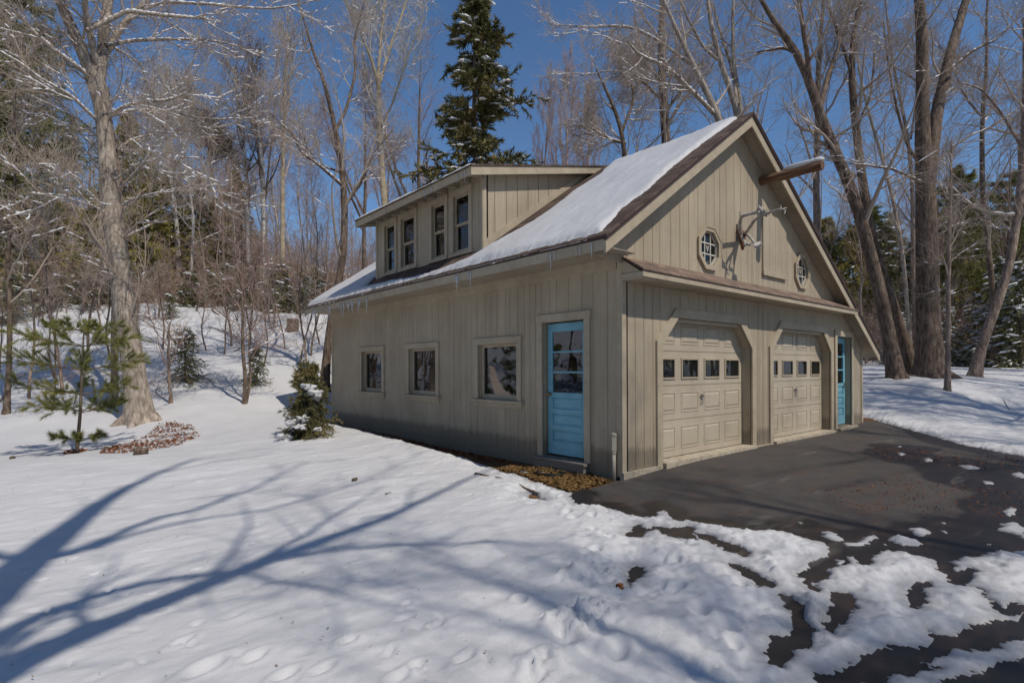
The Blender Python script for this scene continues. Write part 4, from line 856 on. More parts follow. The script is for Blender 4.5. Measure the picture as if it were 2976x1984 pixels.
hero('brown maple rising from behind the far corner of the garage','maple_tree',[(17.5,[(744,888,19),(752,800,18),(760,715,17),(780,640,17),(792,570,16),(792,443,15),(782,370,14),(771,302,12),(747,181,9),(719,121,7),(695,40,4),(670,-60,2)]),(17.5,[(771,302,8),(800,240,7,.4),(818,160,6,.8),(812,90,5,1),(840,0,3,1.4)]),(17.5,[(790,430,8),(740,385,7,-.4),(690,350,6,-.6),(672,310,4,-.9),(615,255,3,-1.2)]),(17.5,[(792,470,8),(830,420,6,.3),(860,350,4,.6),(900,300,3,.8)]),(17.5,[(790,400,6),(730,375,5,.5),(705,345,4,.7),(698,310,3,.9)])],M['dark'],M['twig'],lvs(K0=8,t00=.2,lr0=.25),33,.9)
hero('tall pale many stemmed beech behind the dormer','beech_tree',[(23,[(886,560,15),(884,464,15),(874,343,14),(870,262,13),(868,194,11),(868,170,10)]),(23,[(868,194,8),(852,133,7,-.5),(820,60,5,-1),(780,-20,4,-1.4),(750,-80,2,-1.7)]),(23,[(868,190,7),(874,100,6),(884,0,5,.3),(890,-100,3,.4)]),(23,[(870,200,7),(895,110,6,.5),(925,30,5,1),(960,-60,3,1.4)]),(23,[(872,260,6),(845,200,5,.8),(830,100,4,1.4),(845,0,3,1.8)]),(23,[(872,300,5),(905,230,4,-.5),(935,130,3,-1),(985,20,2,-1.3)])],M['beige'],M['twigpale'],lvs(K0=9,t00=.15,a0=.5,up0=.1,re2=.006,re3=.005),34,.3)
# trees behind the garage ridge
hero('leaning two trunked maple just behind the roof ridge','maple_tree',[(17,[(1700,520,18),(1680,360,17),(1657,279,16),(1631,222,15),(1587,144,13),(1553,67,10),(1526,5,8),(1490,-80,4)]),(17,[(1640,262,10),(1583,202,9,-.4),(1526,151,8,-.8),(1469,128,6,-1.2),(1440,95,4,-1.4)]),(17,[(1590,151,8),(1510,91,7,.6),(1442,60,6,1),(1350,62,4,1.5),(1274,60,2,2)]),(17,[(1580,200,5),(1500,190,4,.5),(1420,160,3,1),(1300,180,1.5,1.5)])],M['maple'],M['twig'],lvs(K0=9,t00=.2),35,.9)
hero('triple stemmed tree rising from the peak of the roof','maple_tree',[(18,[(1720,520,17),(1712,360,16),(1700,265,14),(1678,208,14),(1651,134,13),(1634,67,11),(1627,0,9),(1610,-90,4)]),(18,[(1704,280,11),(1698,220,10,.3),(1684,134,9,.5),(1683,60,8,.7),(1686,-60,5,1)]),(18,[(1694,240,8),(1680,150,7,.8),(1658,85,6,1.2),(1640,20,5,1.6),(1600,-60,3,2)]),(18,[(1652,140,7),(1615,110,6),(1588,60,5,-.4),(1560,0,4,-.7)])],M['maple'],M['twig'],lvs(K0=7,t00=.3),36,.6)
hero('thick dark maple standing well behind the roof slope','maple_tree',[(24,[(1538,420,22),(1530,329,21),(1522,202,20),(1517,101,18),(1522,0,15),(1530,-100,8)]),(24,[(1524,200,8),(1500,170,7,.6),(1470,130,5,1.2)]),(24,[(1528,260,8),(1555,220,7),(1585,180,5)]),(24,[(1520,230,7),(1480,190,6,-.8),(1430,175,4,-1.3)])],M['dark'],M['twig'],lvs(K0=14,t00=.15,lr0=.3,re2=.006,re3=.005),37,.9)
hero('broad crooked maple low behind the dormer roof end','maple_tree',[(22,[(1440,450,12),(1436,360,11),(1428,290,10),(1400,220,8),(1370,160,5)]),(22,[(1438,330,7),(1400,320,6),(1350,290,4)]),(22,[(1430,300,7),(1455,230,6,.5),(1450,150,4,1)])],M['dark'],M['twig'],lvs(K0=13,t00=.1,lr0=.4,re2=.006,re3=.005),38,1.)
# right side
hero('leaning twin maple trunk nearest the right corner of the garage','maple_tree',[(17.5,[(2060,868,34),(2040,760,34),(2014,637,32),(1988,540,30),(1959,443,28),(1925,360,26),(1898,300,25),(1876,250,24),(1862,180,22),(1831,116,18),(1782,61,13),(1748,0,10),(1700,-90,5)]),(17.5,[(1880,262,14),(1900,180,12,.6),(1930,100,10,1.1),(1960,20,8,1.5),(1990,-80,4,2)]),(17.5,[(1862,190,13),(1852,110,12,-.5),(1838,20,11,-.9),(1830,-80,6,-1.2)]),(17.5,[(1840,130,9),(1800,110,7,.5),(1740,120,4,1)])],M['dark'],M['twig'],lvs(K0=8,t00=.3,lr0=.25),39,.7)
hero('second leaning maple trunk crossing behind the nearest one','maple_tree',[(19,[(2098,856,28),(2075,770,28),(2048,693,27),(2003,565,25),(1981,416,22),(1964,277,19),(1955,170,17),(1953,110,15),(1976,0,11),(2000,-90,5)]),(19,[(1956,170,9),(1930,90,8),(1900,10,6)]),(19,[(1966,300,8),(2000,220,6,.6),(2010,120,5,1)])],M['dark'],M['twig'],lvs(K0=8,t00=.4,lr0=.25),40,.7)
hero('vertical brown trunk rising just behind the log beam','maple_tree',[(20,[(1882,800,18),(1880,640,18),(1876,500,17),(1876,400,16),(1880,266,15),(1878,150,12),(1890,20,9),(1900,-80,5)]),(20,[(1880,270,8),(1905,180,7),(1935,70,5)])],M['pinkish'],M['twig'],lvs(K0=11,t00=.4,lr0=.25),41,.8)
hero('largest maple with thick upright trunk and forked top','maple_tree',[(18,[(2138,868,66),(2133,780,60),(2131,690,58),(2131,610,56),(2128,500,52),(2125,416,48),(2120,350,42),(2118,277,34),(2120,180,32),(2119,111,30),(2111,0,26),(2100,-100,14)]),(18,[(2134,420,34),(2142,340,33),(2153,249,31,.3),(2175,155,28,.5),(2192,83,25,.7),(2219,0,21,.9),(2250,-90,11,1.2)]),(18,[(2130,400,10),(2085,340,8),(2060,250,7),(2040,150,5),(2030,50,3)]),(18,[(2170,170,9),(2230,120,7),(2290,90,5),(2340,40,3)]),(18,[(2118,420,8),(2070,395,7,-1),(2030,385,5,-1.4),(1950,375,3,-2)])],M['dark'],M['twig'],lvs(K0=7,t00=.3,lr0=.22),42,.7)
hero('pale thin trunk between the leaning maples and the largest one','young_maple',[(26,[(2092,850,10),(2086,720,10),(2070,554,10),(2042,416,9),(2003,288,8),(1975,183,6),(1960,60,4)])],M['maple'],M['twig'],lvs(K0=12,t00=.3,re2=.006,re3=.005),43,.8)
hero('slim pinkish beech standing in front of the largest maple','young_beech',[(15.6,[(2176,898,14),(2178,800,13),(2179,665,12),(2181,520,10),(2184,405,7),(2188,330,4)])],M['pinkish'],M['twig'],lvs(K0=12,t00=.4,lr0=.14,up0=.05,K1=4,lm0=.4),44,.5)
hero('curved trunk leaning out of the right edge of the view','maple_tree',[(19,[(2237,868,27),(2245,820,26),(2264,765,25),(2290,700,24),(2312,640,23),(2330,540,22),(2342,450,21),(2352,320,18),(2356,180,14),(2352,40,8)]),(19,[(2335,500,10),(2370,400,9),(2420,300,6)]),(19,[(2350,340,9),(2300,260,7),(2250,200,5),(2200,190,3)])],M['pinkish'],M['twig'],lvs(K0=11,t00=.35,lr0=.25),45,.8)
hero('dark forked tree behind the curved leaning trunk','maple_tree',[(25,[(2285,845,16),(2280,650,15),(2266,540,14),(2258,471,14),(2255,350,12),(2255,266,12),(2268,166,9),(2263,55,7),(2275,-60,4)]),(25,[(2256,268,7),(2225,235,6),(2205,200,4),(2190,150,3)]),(25,[(2262,300,6),(2310,270,5),(2352,240,3)])],M['dark'],M['twig'],lvs(K0=10,t00=.3,lr0=.28,re2=.006,re3=.005),46,.9)
hero('grey forked tree between the two biggest trunks, far back','maple_tree',[(26,[(2105,830,12),(2098,600,11),(2095,420,10),(2085,300,9),(2060,200,7),(2040,80,5),(2030,-40,3)]),(26,[(2092,320,6),(2110,200,5),(2095,80,3)])],M['pinkish'],M['twig'],lvs(K0=12,t00=.3,re2=.006,re3=.005),47,.8)
# the maple behind the camera whose limbs shade the foreground
def shade_tree():
    g=np.random.default_rng(90)
    s=SUNV/SUNV[2]*1.0
    def O(p,t): return np.array([p[0],p[1],-.25])+np.array([.10,-1.,1.35])*t
    zz=lambda x,y:WZ(x*.68027,1200+y*.68027,-.3)
    stems=[]
    A=[(0,735,7.6,.21),(150,610,8.0,.19),(300,490,8.5,.15),(420,420,9.2,.11),(480,360,9.8,.08),(640,310,10.6,.05),(850,240,11.6,.02)]
    a=[(*O(zz(x,y),t),r) for x,y,t,r in A]
    base=(-7.5,-7.35,-.45,.40); c0=np.array(a[0]); stems.append(resample([base,(-7.4,-7.35,.3,.31),(-7.15,-7.3,3.,.28),(-6.6,-7.2,6.,.25),tuple(c0)]+a[1:],22,g,.01))
    B=[(-150,1200,5.2,.15),(0,1120,5.6,.13),(280,1020,5.9,.115),(600,890,6.3,.105),(760,800,6.6,.10),(1000,715,7.,.092),(1300,600,7.4,.08),(1560,520,7.8,.065),(1720,450,8.2,.05),(2000,310,8.8,.03),(2150,240,9.2,.012)]
    stems.append(resample([(-7.0,-7.3,4.2,.19)]+[(*O(zz(x,y),t),r) for x,y,t,r in B],22,g,.01))
    C=[(0,965,6.,.075),(300,850,6.4,.06),(560,760,6.8,.05),(760,725,7.1,.04),(980,700,7.4,.03)]
    stems.append(resample([(-6.8,-7.25,5.,.12)]+[(*O(zz(x,y),t),r) for x,y,t,r in C],22,g,.01))
    D=[(150,650,8.1,.09),(400,580,8.5,.065),(600,490,8.9,.05),(850,425,9.4,.04),(1080,350,10,.03),(1300,260,10.6,.015)]
    stems.append(resample([(*O(zz(x,y),t),r) for x,y,t,r in D],22,g,.01))
    E_=[(400,590,8.5,.04),(700,490,9,.03),(1000,450,9.5,.025),(1250,420,9.9,.02),(1560,320,10.4,.014),(1800,225,11,.008)]
    stems.append(resample([(*O(zz(x,y),t),r) for x,y,t,r in E_],22,g,.01))
    F_=[(1250,640,7.3,.045),(1500,615,7.5,.035),(1800,600,7.8,.03),(2100,600,8.1,.02),(2400,610,8.5,.012)]
    stems.append(resample([(*O(zz(x,y),t),r) for x,y,t,r in F_],22,g,.01))
    G_=[(1060,720,7.05,.03),(1200,770,7.1,.025),(1380,810,7.3,.02),(1480,855,7.4,.012)]
    stems.append(resample([(*O(zz(x,y),t),r) for x,y,t,r in G_],22,g,.01))
    b0=np.array([-7.5,-7.35,-.45])
    for q in stems: q[:,:3]-=b0
    o=empty('maple_tree',b0,'large bare maple whose limbs shade the foreground snow','tree'); aT,aC=Acc(),Acc()
    mk(aT,aC,None,stems,g,[dict(K=7,t0=.35,lr=.28,a=.6,S=8,w=.12,up=.0,rr=.4,re=.007,n=4,lm=.8),dict(K=5,t0=.2,lr=.4,a=.6,S=5,w=.12,up=0,rr=.5,re=.003,n=3),dict(K=3,t0=.2,lr=.4,a=.6,S=4,w=.12,up=0,rr=.5,re=.002,n=3)],0)
    aT.build('trunk',M['maple'],o); aC.build('crown',M['twig'],o)
shade_tree()
# ---- templates for the woods
def template(name,h_,r0,barkm,twigm,lv,seed,lean=.03,snowp=.3,fork=0):
    g=np.random.default_rng(seed); n=7; x=y=0; pts=[]
    for i in range(n):
        z=h_*i/(n-1); pts.append((x,y,z-.3,r0*(1-i/(n-1))**.8+.012)); x+=g.normal()*lean*h_/n*2; y+=g.normal()*lean*h_/n*2
    st=[resample(pts,22,g,.02)]
    for k in range(fork):
        i=g.integers(7,13); p=st[0][i]; a_=g.random()*6.28; L=h_*.55; q=[(p[0]+math.cos(a_)*L*.32*t**.8,p[1]+math.sin(a_)*L*.32*t**.8,p[2]+L*t*.85,p[3]*.7*(1-t)+.01) for t in np.linspace(0,1,6)]; st.append(resample(q,22,g,.02))
    aT,aC,aS=Acc(),Acc(),Acc(); mk(aT,aC,aS,st,g,lv,snowp,8)
    return [('trunk',aT.build('trunk',barkm).data),('crown',aC.build('crown',twigm).data)]+([('snow',aS.build('snow',M['treesnow']).data)] if snowp else [])
def clean(tpl):
    for n,me in tpl:
        for ob in list(bpy.data.objects):
            if ob.data==me and ob.parent is None: bpy.data.objects.remove(ob)
def place(tpl,name,loc,rz,s,label,cat,group,sz=None,tilt=0):
    o=empty(name,loc,label,cat,group); o.rotation_euler=(tilt*math.cos(rz),tilt*math.sin(rz),rz); o.scale=(s,s,sz or s)
    for n,me in tpl:
        c=bpy.data.objects.new(n,me); COL.objects.link(c); c.parent=o
        if n=='snow': c['kind']='stuff'
    return o
FL=[dict(K=20,t0=.35,lr=.22,a=.7,S=8,w=.1,up=.10,rr=.45,re=.007,n=4,snow=.3,tp=.4),dict(K=6,t0=.15,lr=.45,a=.6,S=6,w=.12,up=.06,rr=.5,re=.005,n=3,tp=.4),dict(K=4,t0=.1,lr=.5,a=.55,S=4,w=.13,up=.05,rr=.6,re=.004,n=3,tp=.4,lm=.4),dict(K=2,t0=.1,lr=.6,a=.5,S=3,w=.12,up=.05,rr=.7,re=.004,n=3,lm=.35)]
FD=[dict(K=22,t0=.12,lr=.5,a=.42,S=8,w=.08,up=.16,rr=.5,re=.008,n=4),dict(K=8,t0=.2,lr=.4,a=.45,S=6,w=.1,up=.12,rr=.55,re=.006,n=3),dict(K=8,t0=.15,lr=.42,a=.45,S=4,w=.1,up=.1,rr=.6,re=.005,n=3),dict(K=3,t0=.1,lr=.6,a=.4,S=3,w=.1,up=.08,rr=.7,re=.005,n=3,lm=.25)]
t_grey=template('a',17,.16,M['pinkish'],M['twig'],FL,51,fork=1); t_dark=template('b',19,.20,M['dark'],M['twigred'],FL,52,fork=2); t_thin=template('c',14,.09,M['maple'],M['twigred'],FL,53,lean=.05)
t_birch=template('d',15,.09,M['birch'],M['twigred'],FL,54,lean=.05); t_dome=template('e',11,.16,M['pinkish'],M['twigred'],FD,55,snowp=0)
SL=[dict(K=12,t0=.15,lr=.32,a=.8,S=6,w=.15,up=.08,rr=.5,re=.004,n=3),dict(K=6,t0=.15,lr=.45,a=.7,S=4,w=.15,up=.05,rr=.6,re=.003,n=3),dict(K=4,t0=.1,lr=.5,a=.6,S=3,w=.12,up=.05,rr=.6,re=.003,n=3,lm=.15)]
t_sap=template('f',5.5,.035,M['pinkish'],M['twig'],SL,56,lean=.09,snowp=0); t_sap2=template('g',3.4,.024,M['dark'],M['twigred'],SL,57,lean=.1,snowp=0)
for t in (t_grey,t_dark,t_thin,t_birch,t_dome,t_sap,t_sap2): clean(t)
wr=np.random.default_rng(77)
def spot(dx,dep_):
    p=W(dx,800,dep_); return p[0],p[1],T1(p[0],p[1])-.05
# left hillside woods
kinds=[(t_grey,'bare_tree','bare grey tree in the woods on the left hillside','grey trees on the left hillside'),(t_dark,'bare_tree','bare dark forked tree in the woods on the left hillside','dark forked trees on the left hillside'),(t_thin,'bare_tree','thin bare tree in the woods on the left hillside','thin trees on the left hillside'),(t_birch,'birch_tree','distant slim white birch in the woods on the left hillside','birches on the left hillside')]
def scatter(n,x0,x1,d0,d1,ks,kw,smin,smax,forb=[]):
    for i in range(n):
        dx=x0+(x1-x0)*(i+wr.random())/n; dp=wr.uniform(d0,d1); p=spot(dx,dp)
        if -1<p[0]<11 and -2<p[1]<11.5: continue
        t,nm,lb,gr=ks[wr.choice(len(ks),p=kw)]
        place(t,nm,p,wr.uniform(0,6.28),wr.uniform(smin,smax),lb,'tree',gr,tilt=wr.normal()*.03)
scatter(24,-150,760,33,50,kinds,[.3,.1,.35,.25],.5,.75)
scatter(14,-100,900,48,66,kinds,[.4,.2,.3,.1],.55,.8)
scatter(8,640,1000,24,40,kinds,[.3,.15,.35,.2],.5,.75)
kb=[(t_grey,'bare_tree','bare grey tree in the woods behind the garage','grey trees behind the garage'),(t_dark,'bare_tree','bare dark forked tree in the woods behind the garage','dark forked trees behind the garage'),(t_thin,'bare_tree','thin bare tree in the woods behind the garage','thin trees behind the garage')]
scatter(14,980,1900,38,62,kb,[.4,.3,.3],.5,.72)
for dx,dp,s in [(1300,45,1.32),(1255,50,1.1),(1350,48,1.1)]: (lambda p:place(t_dome,'round_crowned_tree',p,dx,s*.85,'%s reddish domed tree behind the end of the dormer roof'%{1300:'tallest',1255:'left hand',1350:'right hand'}[dx],'tree',None,sz=(W(dx,{1300:190,1255:235,1350:225}[dx],dp)[2]-p[2])/11))(spot(dx,dp))
kr=[(t_grey,'bare_tree','bare grey tree in the woods right of the garage','grey trees right of the garage'),(t_dark,'bare_tree','bare dark forked tree in the woods right of the garage','dark forked trees right of the garage'),(t_thin,'bare_tree','thin bare tree in the woods right of the garage','thin trees right of the garage'),(t_sap,'sapling','tall thin sapling in the woods right of the garage','saplings right of the garage')]
scatter(18,1800,2500,27,48,kr,[.3,.25,.3,.15],.55,.9)
scatter(14,1850,2500,46,70,kr,[.45,.3,.25,0],.6,.95)
# saplings and brush on the left slope
ks=[(t_sap,'sapling','tall thin sapling on the snowy left slope','tall saplings on the left slope'),(t_sap2,'sapling','low dark sapling on the snowy left slope','low saplings on the left slope')]
scatter(22,-60,760,20,32,ks,[.6,.4],.7,1.3)
scatter(26,-60,880,30,44,ks,[.7,.3],.8,1.5)
scatter(8,-60,320,13.5,18,ks,[.5,.5],.7,1.2)
scatter(20,-60,740,18,26.5,ks,[.35,.65],.6,1.1)
for dx,dp,s in [(690,19,.8),(715,20.5,.9),(655,21,.7)]: place(t_sap,'sapling',spot(dx,dp),dx,s,'thin sapling beside the far corner of the garage','tree','saplings by the far garage corner')
# trees round the back of the photographer: seen in the window panes and casting soft shade
ko=[(t_grey,'bare_tree','bare grey tree across the yard behind the viewpoint','grey trees behind the viewpoint'),(t_dark,'bare_tree','bare dark forked tree across the yard behind the viewpoint','dark trees behind the viewpoint')]
for i,(x,y) in enumerate([(-28,-25),(22,-32),(30,-25),(32,-14),(-12,-34),(-2,-36),(-33,14),(-26,18),(-38,-6),(1.2,-13.5),(-2.2,-12.5),(-10.5,-10.5),(5.5,-16),(-8,-12.5),(9.5,-14.5),(13,-6.5),(17,-7.5),(21,-5.5),(12.5,-10.5),(16.5,-12),(25,-7),(24,-3.5),(-14,4),(-16,9),(-19,1),(-22,12),(-18,-6),(-25,-2),(-12.5,-13),(-28,8),(-30,-12),(-24,-18),(-5,-27),(3,-24),(11,-22),(18,-18),(24,-12),(-20,20),(8,-30),(15,-30),(-35,2),(-9,-22)]):
    t,nm,lb,gr=ko[i%2]; place(t,nm,(x,y,T1(x,y)-.05),i*1.3,.9+.1*(i%3),lb,'tree',gr)
# brush layer
def brush(name,pts,n,hmin,hmax,m,label,seed):
    g=np.random.default_rng(seed); P=[];
    xs=[];
    c=np.array([pts[g.integers(len(pts))] for _ in range(n)]); dx=c[:,0]+np.clip(g.normal(size=n),-1.8,1.8)*c[:,2]; dp=c[:,1]+np.clip(g.normal(size=n),-1.3,2.)*c[:,3]
    base=np.array([W(a,800,b_) for a,b_ in zip(dx,dp)]); ok=~((base[:,0]>-2)&(base[:,0]<13)&(base[:,1]>-3)&(base[:,1]<13)); base=base[ok]; n=len(base); z=T(base[:,0],base[:,1]); base[:,2]=z-.05
    hh=g.uniform(hmin,hmax,n); S=6; Q=np.empty((n,S,3)); Q[:,0]=base; d=nrm(np.stack([g.normal(size=n)*.35,g.normal(size=n)*.35,np.ones(n)],1))
    for s in range(1,S): d=nrm(d+.14*g.normal(size=d.shape)); Q[:,s]=Q[:,s-1]+d*(hh/(S-1))[:,None]
    r=np.linspace(.012,.004,S)[None]*np.ones((n,1)); a=Acc(); a.add(*tubes(Q,r,3))
    Q2,R2=grow(Q,r,7,.15,1,.4,.7,4,.16,.05,.7,.004,g); a.add(*tubes(Q2,R2,3)); Q3,R3=grow(Q2,R2,4,.1,1,.5,.6,3,.15,.03,.8,.0035,g); a.add(*tubes(Q3,R3,3))
    o=a.build(name,m); tag(o,label,'undergrowth',None,'stuff')
brush('bank_brush',[(80,28,70,1.2),(250,28,60,1.2),(420,29,60,1.5),(560,30,60,1.5),(680,30,60,2)],850,.6,2.4,M['pinktwig'],'low tangled brush along the top of the snowy bank',60)
brush('hillside_brush',[(80,34,90,4),(300,36,110,4),(520,38,90,4),(700,40,80,5),(860,42,60,5),(0,40,60,5)],950,1.5,4.6,M['pinktwig'],'tangled brown brush covering the left hillside',61)
brush('reddish_brush',[(400,46,150,6),(700,48,100,5),(100,46,100,6)],700,2,5,M['twigred'],'reddish thicket along the top of the left hillside',62)
brush('right_brush',[(2000,34,90,6),(2200,36,110,6),(2350,38,90,6),(1880,44,80,6)],800,1.5,5,M['twigred'],'brown thicket between the trunks right of the garage',63)
brush('ridge_brush',[(1200,48,150,6),(1500,46,150,6),(950,44,80,5)],500,3,6,M['twigred'],'reddish thicket far behind the garage roof',64)
# ------------------------------------------------------------------ CONIFERS
def blades(p,d,L,w,g):
    """one slim triangle per item"""
    sd=nrm(np.cross(d,g.normal(size=d.shape)))*w[:,None]; V=np.stack([p-sd,p+sd,p+d*L[:,None]],1).reshape(-1,3)
    return V,np.arange(len(V)).reshape(-1,3)
def conifer(h_,rb,seed,nb,pitch,tuft,L,w,m,barkm=None,snown=0,droop=.25,t0=.05,prof=None,clump=0,trunk_r=.14,sub=6,up=.1):
    g=np.random.default_rng(seed); t=t0+(1-t0)*((np.arange(nb)+g.random(nb))/nb); a=g.random(nb)*6.283
    if clump: # branches in whorls
        t=np.round(t*clump)/clump+g.normal(size=nb)*.006; t=np.clip(t,t0,.99)
    R=rb*(prof(t) if prof else (1-t)**.8)*g.uniform(.5,1.2,nb)+.12
    S=7; s=np.linspace(0,1,S)[None]; dr=pitch+droop*(1-t)
    x=np.cos(a)[:,None]*R[:,None]*s; y=np.sin(a)[:,None]*R[:,None]*s
    z=(h_*t)[:,None]-dr[:,None]*R[:,None]*s+up*R[:,None]*s**2.2
    P=np.stack([x,y,z],-1); P[:,1:]+=g.normal(size=P[:,1:].shape)*.03*R[:,None,None]
    r=np.linspace(.022,.005,S)[None]*np.ones((nb,1))*max(.6,h_/12)
    aT=Acc(); zz=np.linspace(-.3,h_,12); tp=np.stack([g.normal(size=12)*.01*h_/6,g.normal(size=12)*.01*h_/6,zz],1)[None]; aT.add(*tubes(tp,(trunk_r*(1-np.linspace(0,1,12))+.01)[None],8)); aT.add(*tubes(P,r,4))
    # side twigs
    Q,Rq=grow(P,r,sub,.15,1.,.34,.75,4,.08,-.02,.6,.004,g,.12,.35); aT.add(*tubes(Q,Rq,3))
    AP=np.concatenate([P[:,2:].reshape(-1,3)]); 
    def tu(Pl,Rl,k):
        N=len(Pl); tt=.12+.88*g.random((N,k)); p,T_,_=sample(Pl,Rl,tt); p=p.reshape(-1,3); T_=T_.reshape(-1,3)
        d=nrm(T_*1.0+g.normal(size=p.shape)*.62+np.array([0,0,.05])); return blades(p,d,L*g.uniform(.6,1.3,len(p)),w*g.uniform(.6,1.2,len(p)),g)
    aN=Acc(); aN.add(*tu(Q,Rq,tuft)); aN.add(*tu(P,r,int(tuft*1.6)))
    aS=Acc()
    if snown:
        idx=g.choice(len(Q),min(snown,len(Q)),replace=False)
        for k,i in enumerate(idx):
            p=Q[i,2]; rr_=g.uniform(.35,1.)*min(.30,.12+.05*rb); d=Q[i,-1]-Q[i,0]
            V,F=blob(0,0,0,rr_*1.25,rr_*.42,rr_*.20,10,6,k,.6); an=math.atan2(d[1],d[0]); c,s_=math.cos(an),math.sin(an); V=np.stack([V[:,0]*c-V[:,1]*s_,V[:,0]*s_+V[:,1]*c,V[:,2]-V[:,0]*.25],1); aS.add(V+p+[0,0,.05],F)
    out=[('trunk',aT.build('trunk',barkm or M['dark']).data),('crown',aN.build('crown',m,smooth=False).data)]
    if snown: out.append(('snow',aS.build('snow',M['treesnow']).data))
    clean(out); return out
# big spruce behind the garage
p=W(1092,400,21); zb=T1(p[0],p[1]); ztop=W(1092,-70,21)[2]
sp=conifer(ztop-zb,4.0,71,270,.28,26,.22,.034,M['spruce'],snown=330,droop=.55,t0=.15,clump=30,prof=lambda t:np.clip(1.15*(1-t)**.85,.0,.82)*(.72+.45*np.sin(t*61)*np.sin(t*23+1)),trunk_r=.22,sub=9,up=.35)
place(sp,'spruce_tree',(p[0],p[1],zb),1.,1,'tall dark spruce with snow tufts behind the dormer','tree',None)
# white pines, left
wp=conifer(17,4.4,72,110,-.05,30,.32,.026,M['pine'],snown=60,droop=.15,t0=.3,clump=16,prof=lambda t:np.clip(1.3*(1-t)**.6,0,.9),trunk_r=.26,sub=12,up=.18)
for dx,dp,s,r in [(40,30,.98,0),(-60,28,1.0,2),]:
    place(wp,'white_pine',spot(dx,dp),r,s,{40:'tall olive white pine behind the thin dark tree at the left edge',-60:'white pine partly outside the left edge',190:'white pine directly behind the forked pale maple'}[dx],'tree',None)
hm=conifer(9,3.0,73,150,.1,30,.22,.028,M['hemlock'],snown=30,droop=.35,t0=.03,trunk_r=.14,sub=8,up=.05)
hm2=conifer(8,2.4,74,150,.12,20,.18,.022,M['bgconifer'],snown=90,droop=.35,t0=.02,trunk_r=.12,sub=8,up=.05)
for i,(dx,dp,s) in enumerate([(345,29,.80),(400,31,.82),(300,33,1.1),(460,32,.72),(540,38,.8),(130,30,.55),(30,29,.5),(500,34,.6),(200,28,.5)]):
    place(hm,'hemlock_tree',spot(dx,dp),i*1.1,s,'olive green hemlock on the left hillside','tree','hemlocks on the left hillside')
for i,(dx,dp,s) in enumerate([(1960,38,1.0),(2030,40,1.25),(2100,36,1.0),(2190,40,1.35),(2250,42,1.2),(2400,38,1.3),(1900,44,1.2),(2050,50,1.6),(2330,48,1.5),(1850,46,1.1)]):
    place(hm2 if i%3 else hm,'conifer_tree',spot(dx,dp),i*1.7,s,'%s conifer standing in the woods right of the garage'%('dark snow flecked' if i%3 else 'olive'),'tree','%s conifers right of the garage'%('dark' if i%3 else 'olive'))
sn=conifer(5,2.1,75,120,.2,14,.16,.024,M['bgconifer'],snown=330,droop=.5,t0=.02,trunk_r=.09,sub=7,up=.0)
for i,(dx,dp,s) in enumerate([(2300,26,1.05),(2345,24.5,.95),(2390,27,1.2),(2240,29,.8),(2060,28,.6),(2180,27,.6),(2120,29,.55)]):
    place(sn,'spruce_tree',spot(dx,dp),i*2.1,s,'snow laden low spruce at the edge of the right hand woods','tree','snow laden spruces right of the garage')
# pines in the right woods (feathery)
for i,(dx,dp,s) in enumerate([(2210,34,.72),(1990,42,.7),(2320,40,.8)]):
    place(wp,'white_pine',spot(dx,dp),i*2.3+1,s,'feathery white pine behind the trunks right of the garage','tree','white pines right of the garage')
for i,(x,y,q) in enumerate([(-24,9,1.4),(-27,1,1.5),(-15,-22,1.5),(-7,-31,1.7),(0,-29,1.6),(7,-33,1.8),(13,-28,1.6),(20,-26,1.7),(27,-20,1.6),(-30,6,1.6),(-18,14,1.3),(-23,-22,1.6),(4,-26,1.3),(17,-33,1.8)]):
    place(hm if i%2 else hm2,'conifer_tree',(x,y,T1(x,y)-.1),i*1.9,q,'%s conifer across the yard behind the viewpoint'%('olive' if i%2 else 'dark snow flecked'),'tree','%s conifers behind the viewpoint'%('olive' if i%2 else 'dark'))
# small conifers on the slope
sm=conifer(1.9,.75,76,110,.25,8,.085,.010,M['bgconifer'],snown=35,droop=.45,t0=.03,trunk_r=.03,sub=6,up=.1)
for i,(x,dp,s,lb) in enumerate([(425,16.8,.95,'tiny snow dusted spruce beside the snapped sapling stub'),(590,17,.7,'tiny spruce right behind the two stemmed sapling')]):
    place(sm,'young_spruce',spot(x,dp),i*2,s,lb,'tree',None)
for i,(x,dp) in enumerate([(390,24),(480,27),(560,27.5),(600,28),(620,27),(650,27.5),(330,27),(100,25),(60,27),(180,26.5),(700,27),(30,24),(420,26.5),(440,27),(520,27),(545,26.5),(575,26.6),(630,26.3),(668,26.6),(250,27),(290,26.8),(210,26),(140,26),(730,26)]):
    place(sm,'young_spruce',spot(x,dp),i*1.4,.7+.25*(i%3),'small spruce on the bank at the foot of the hillside brush','tree','small spruces on the bank')
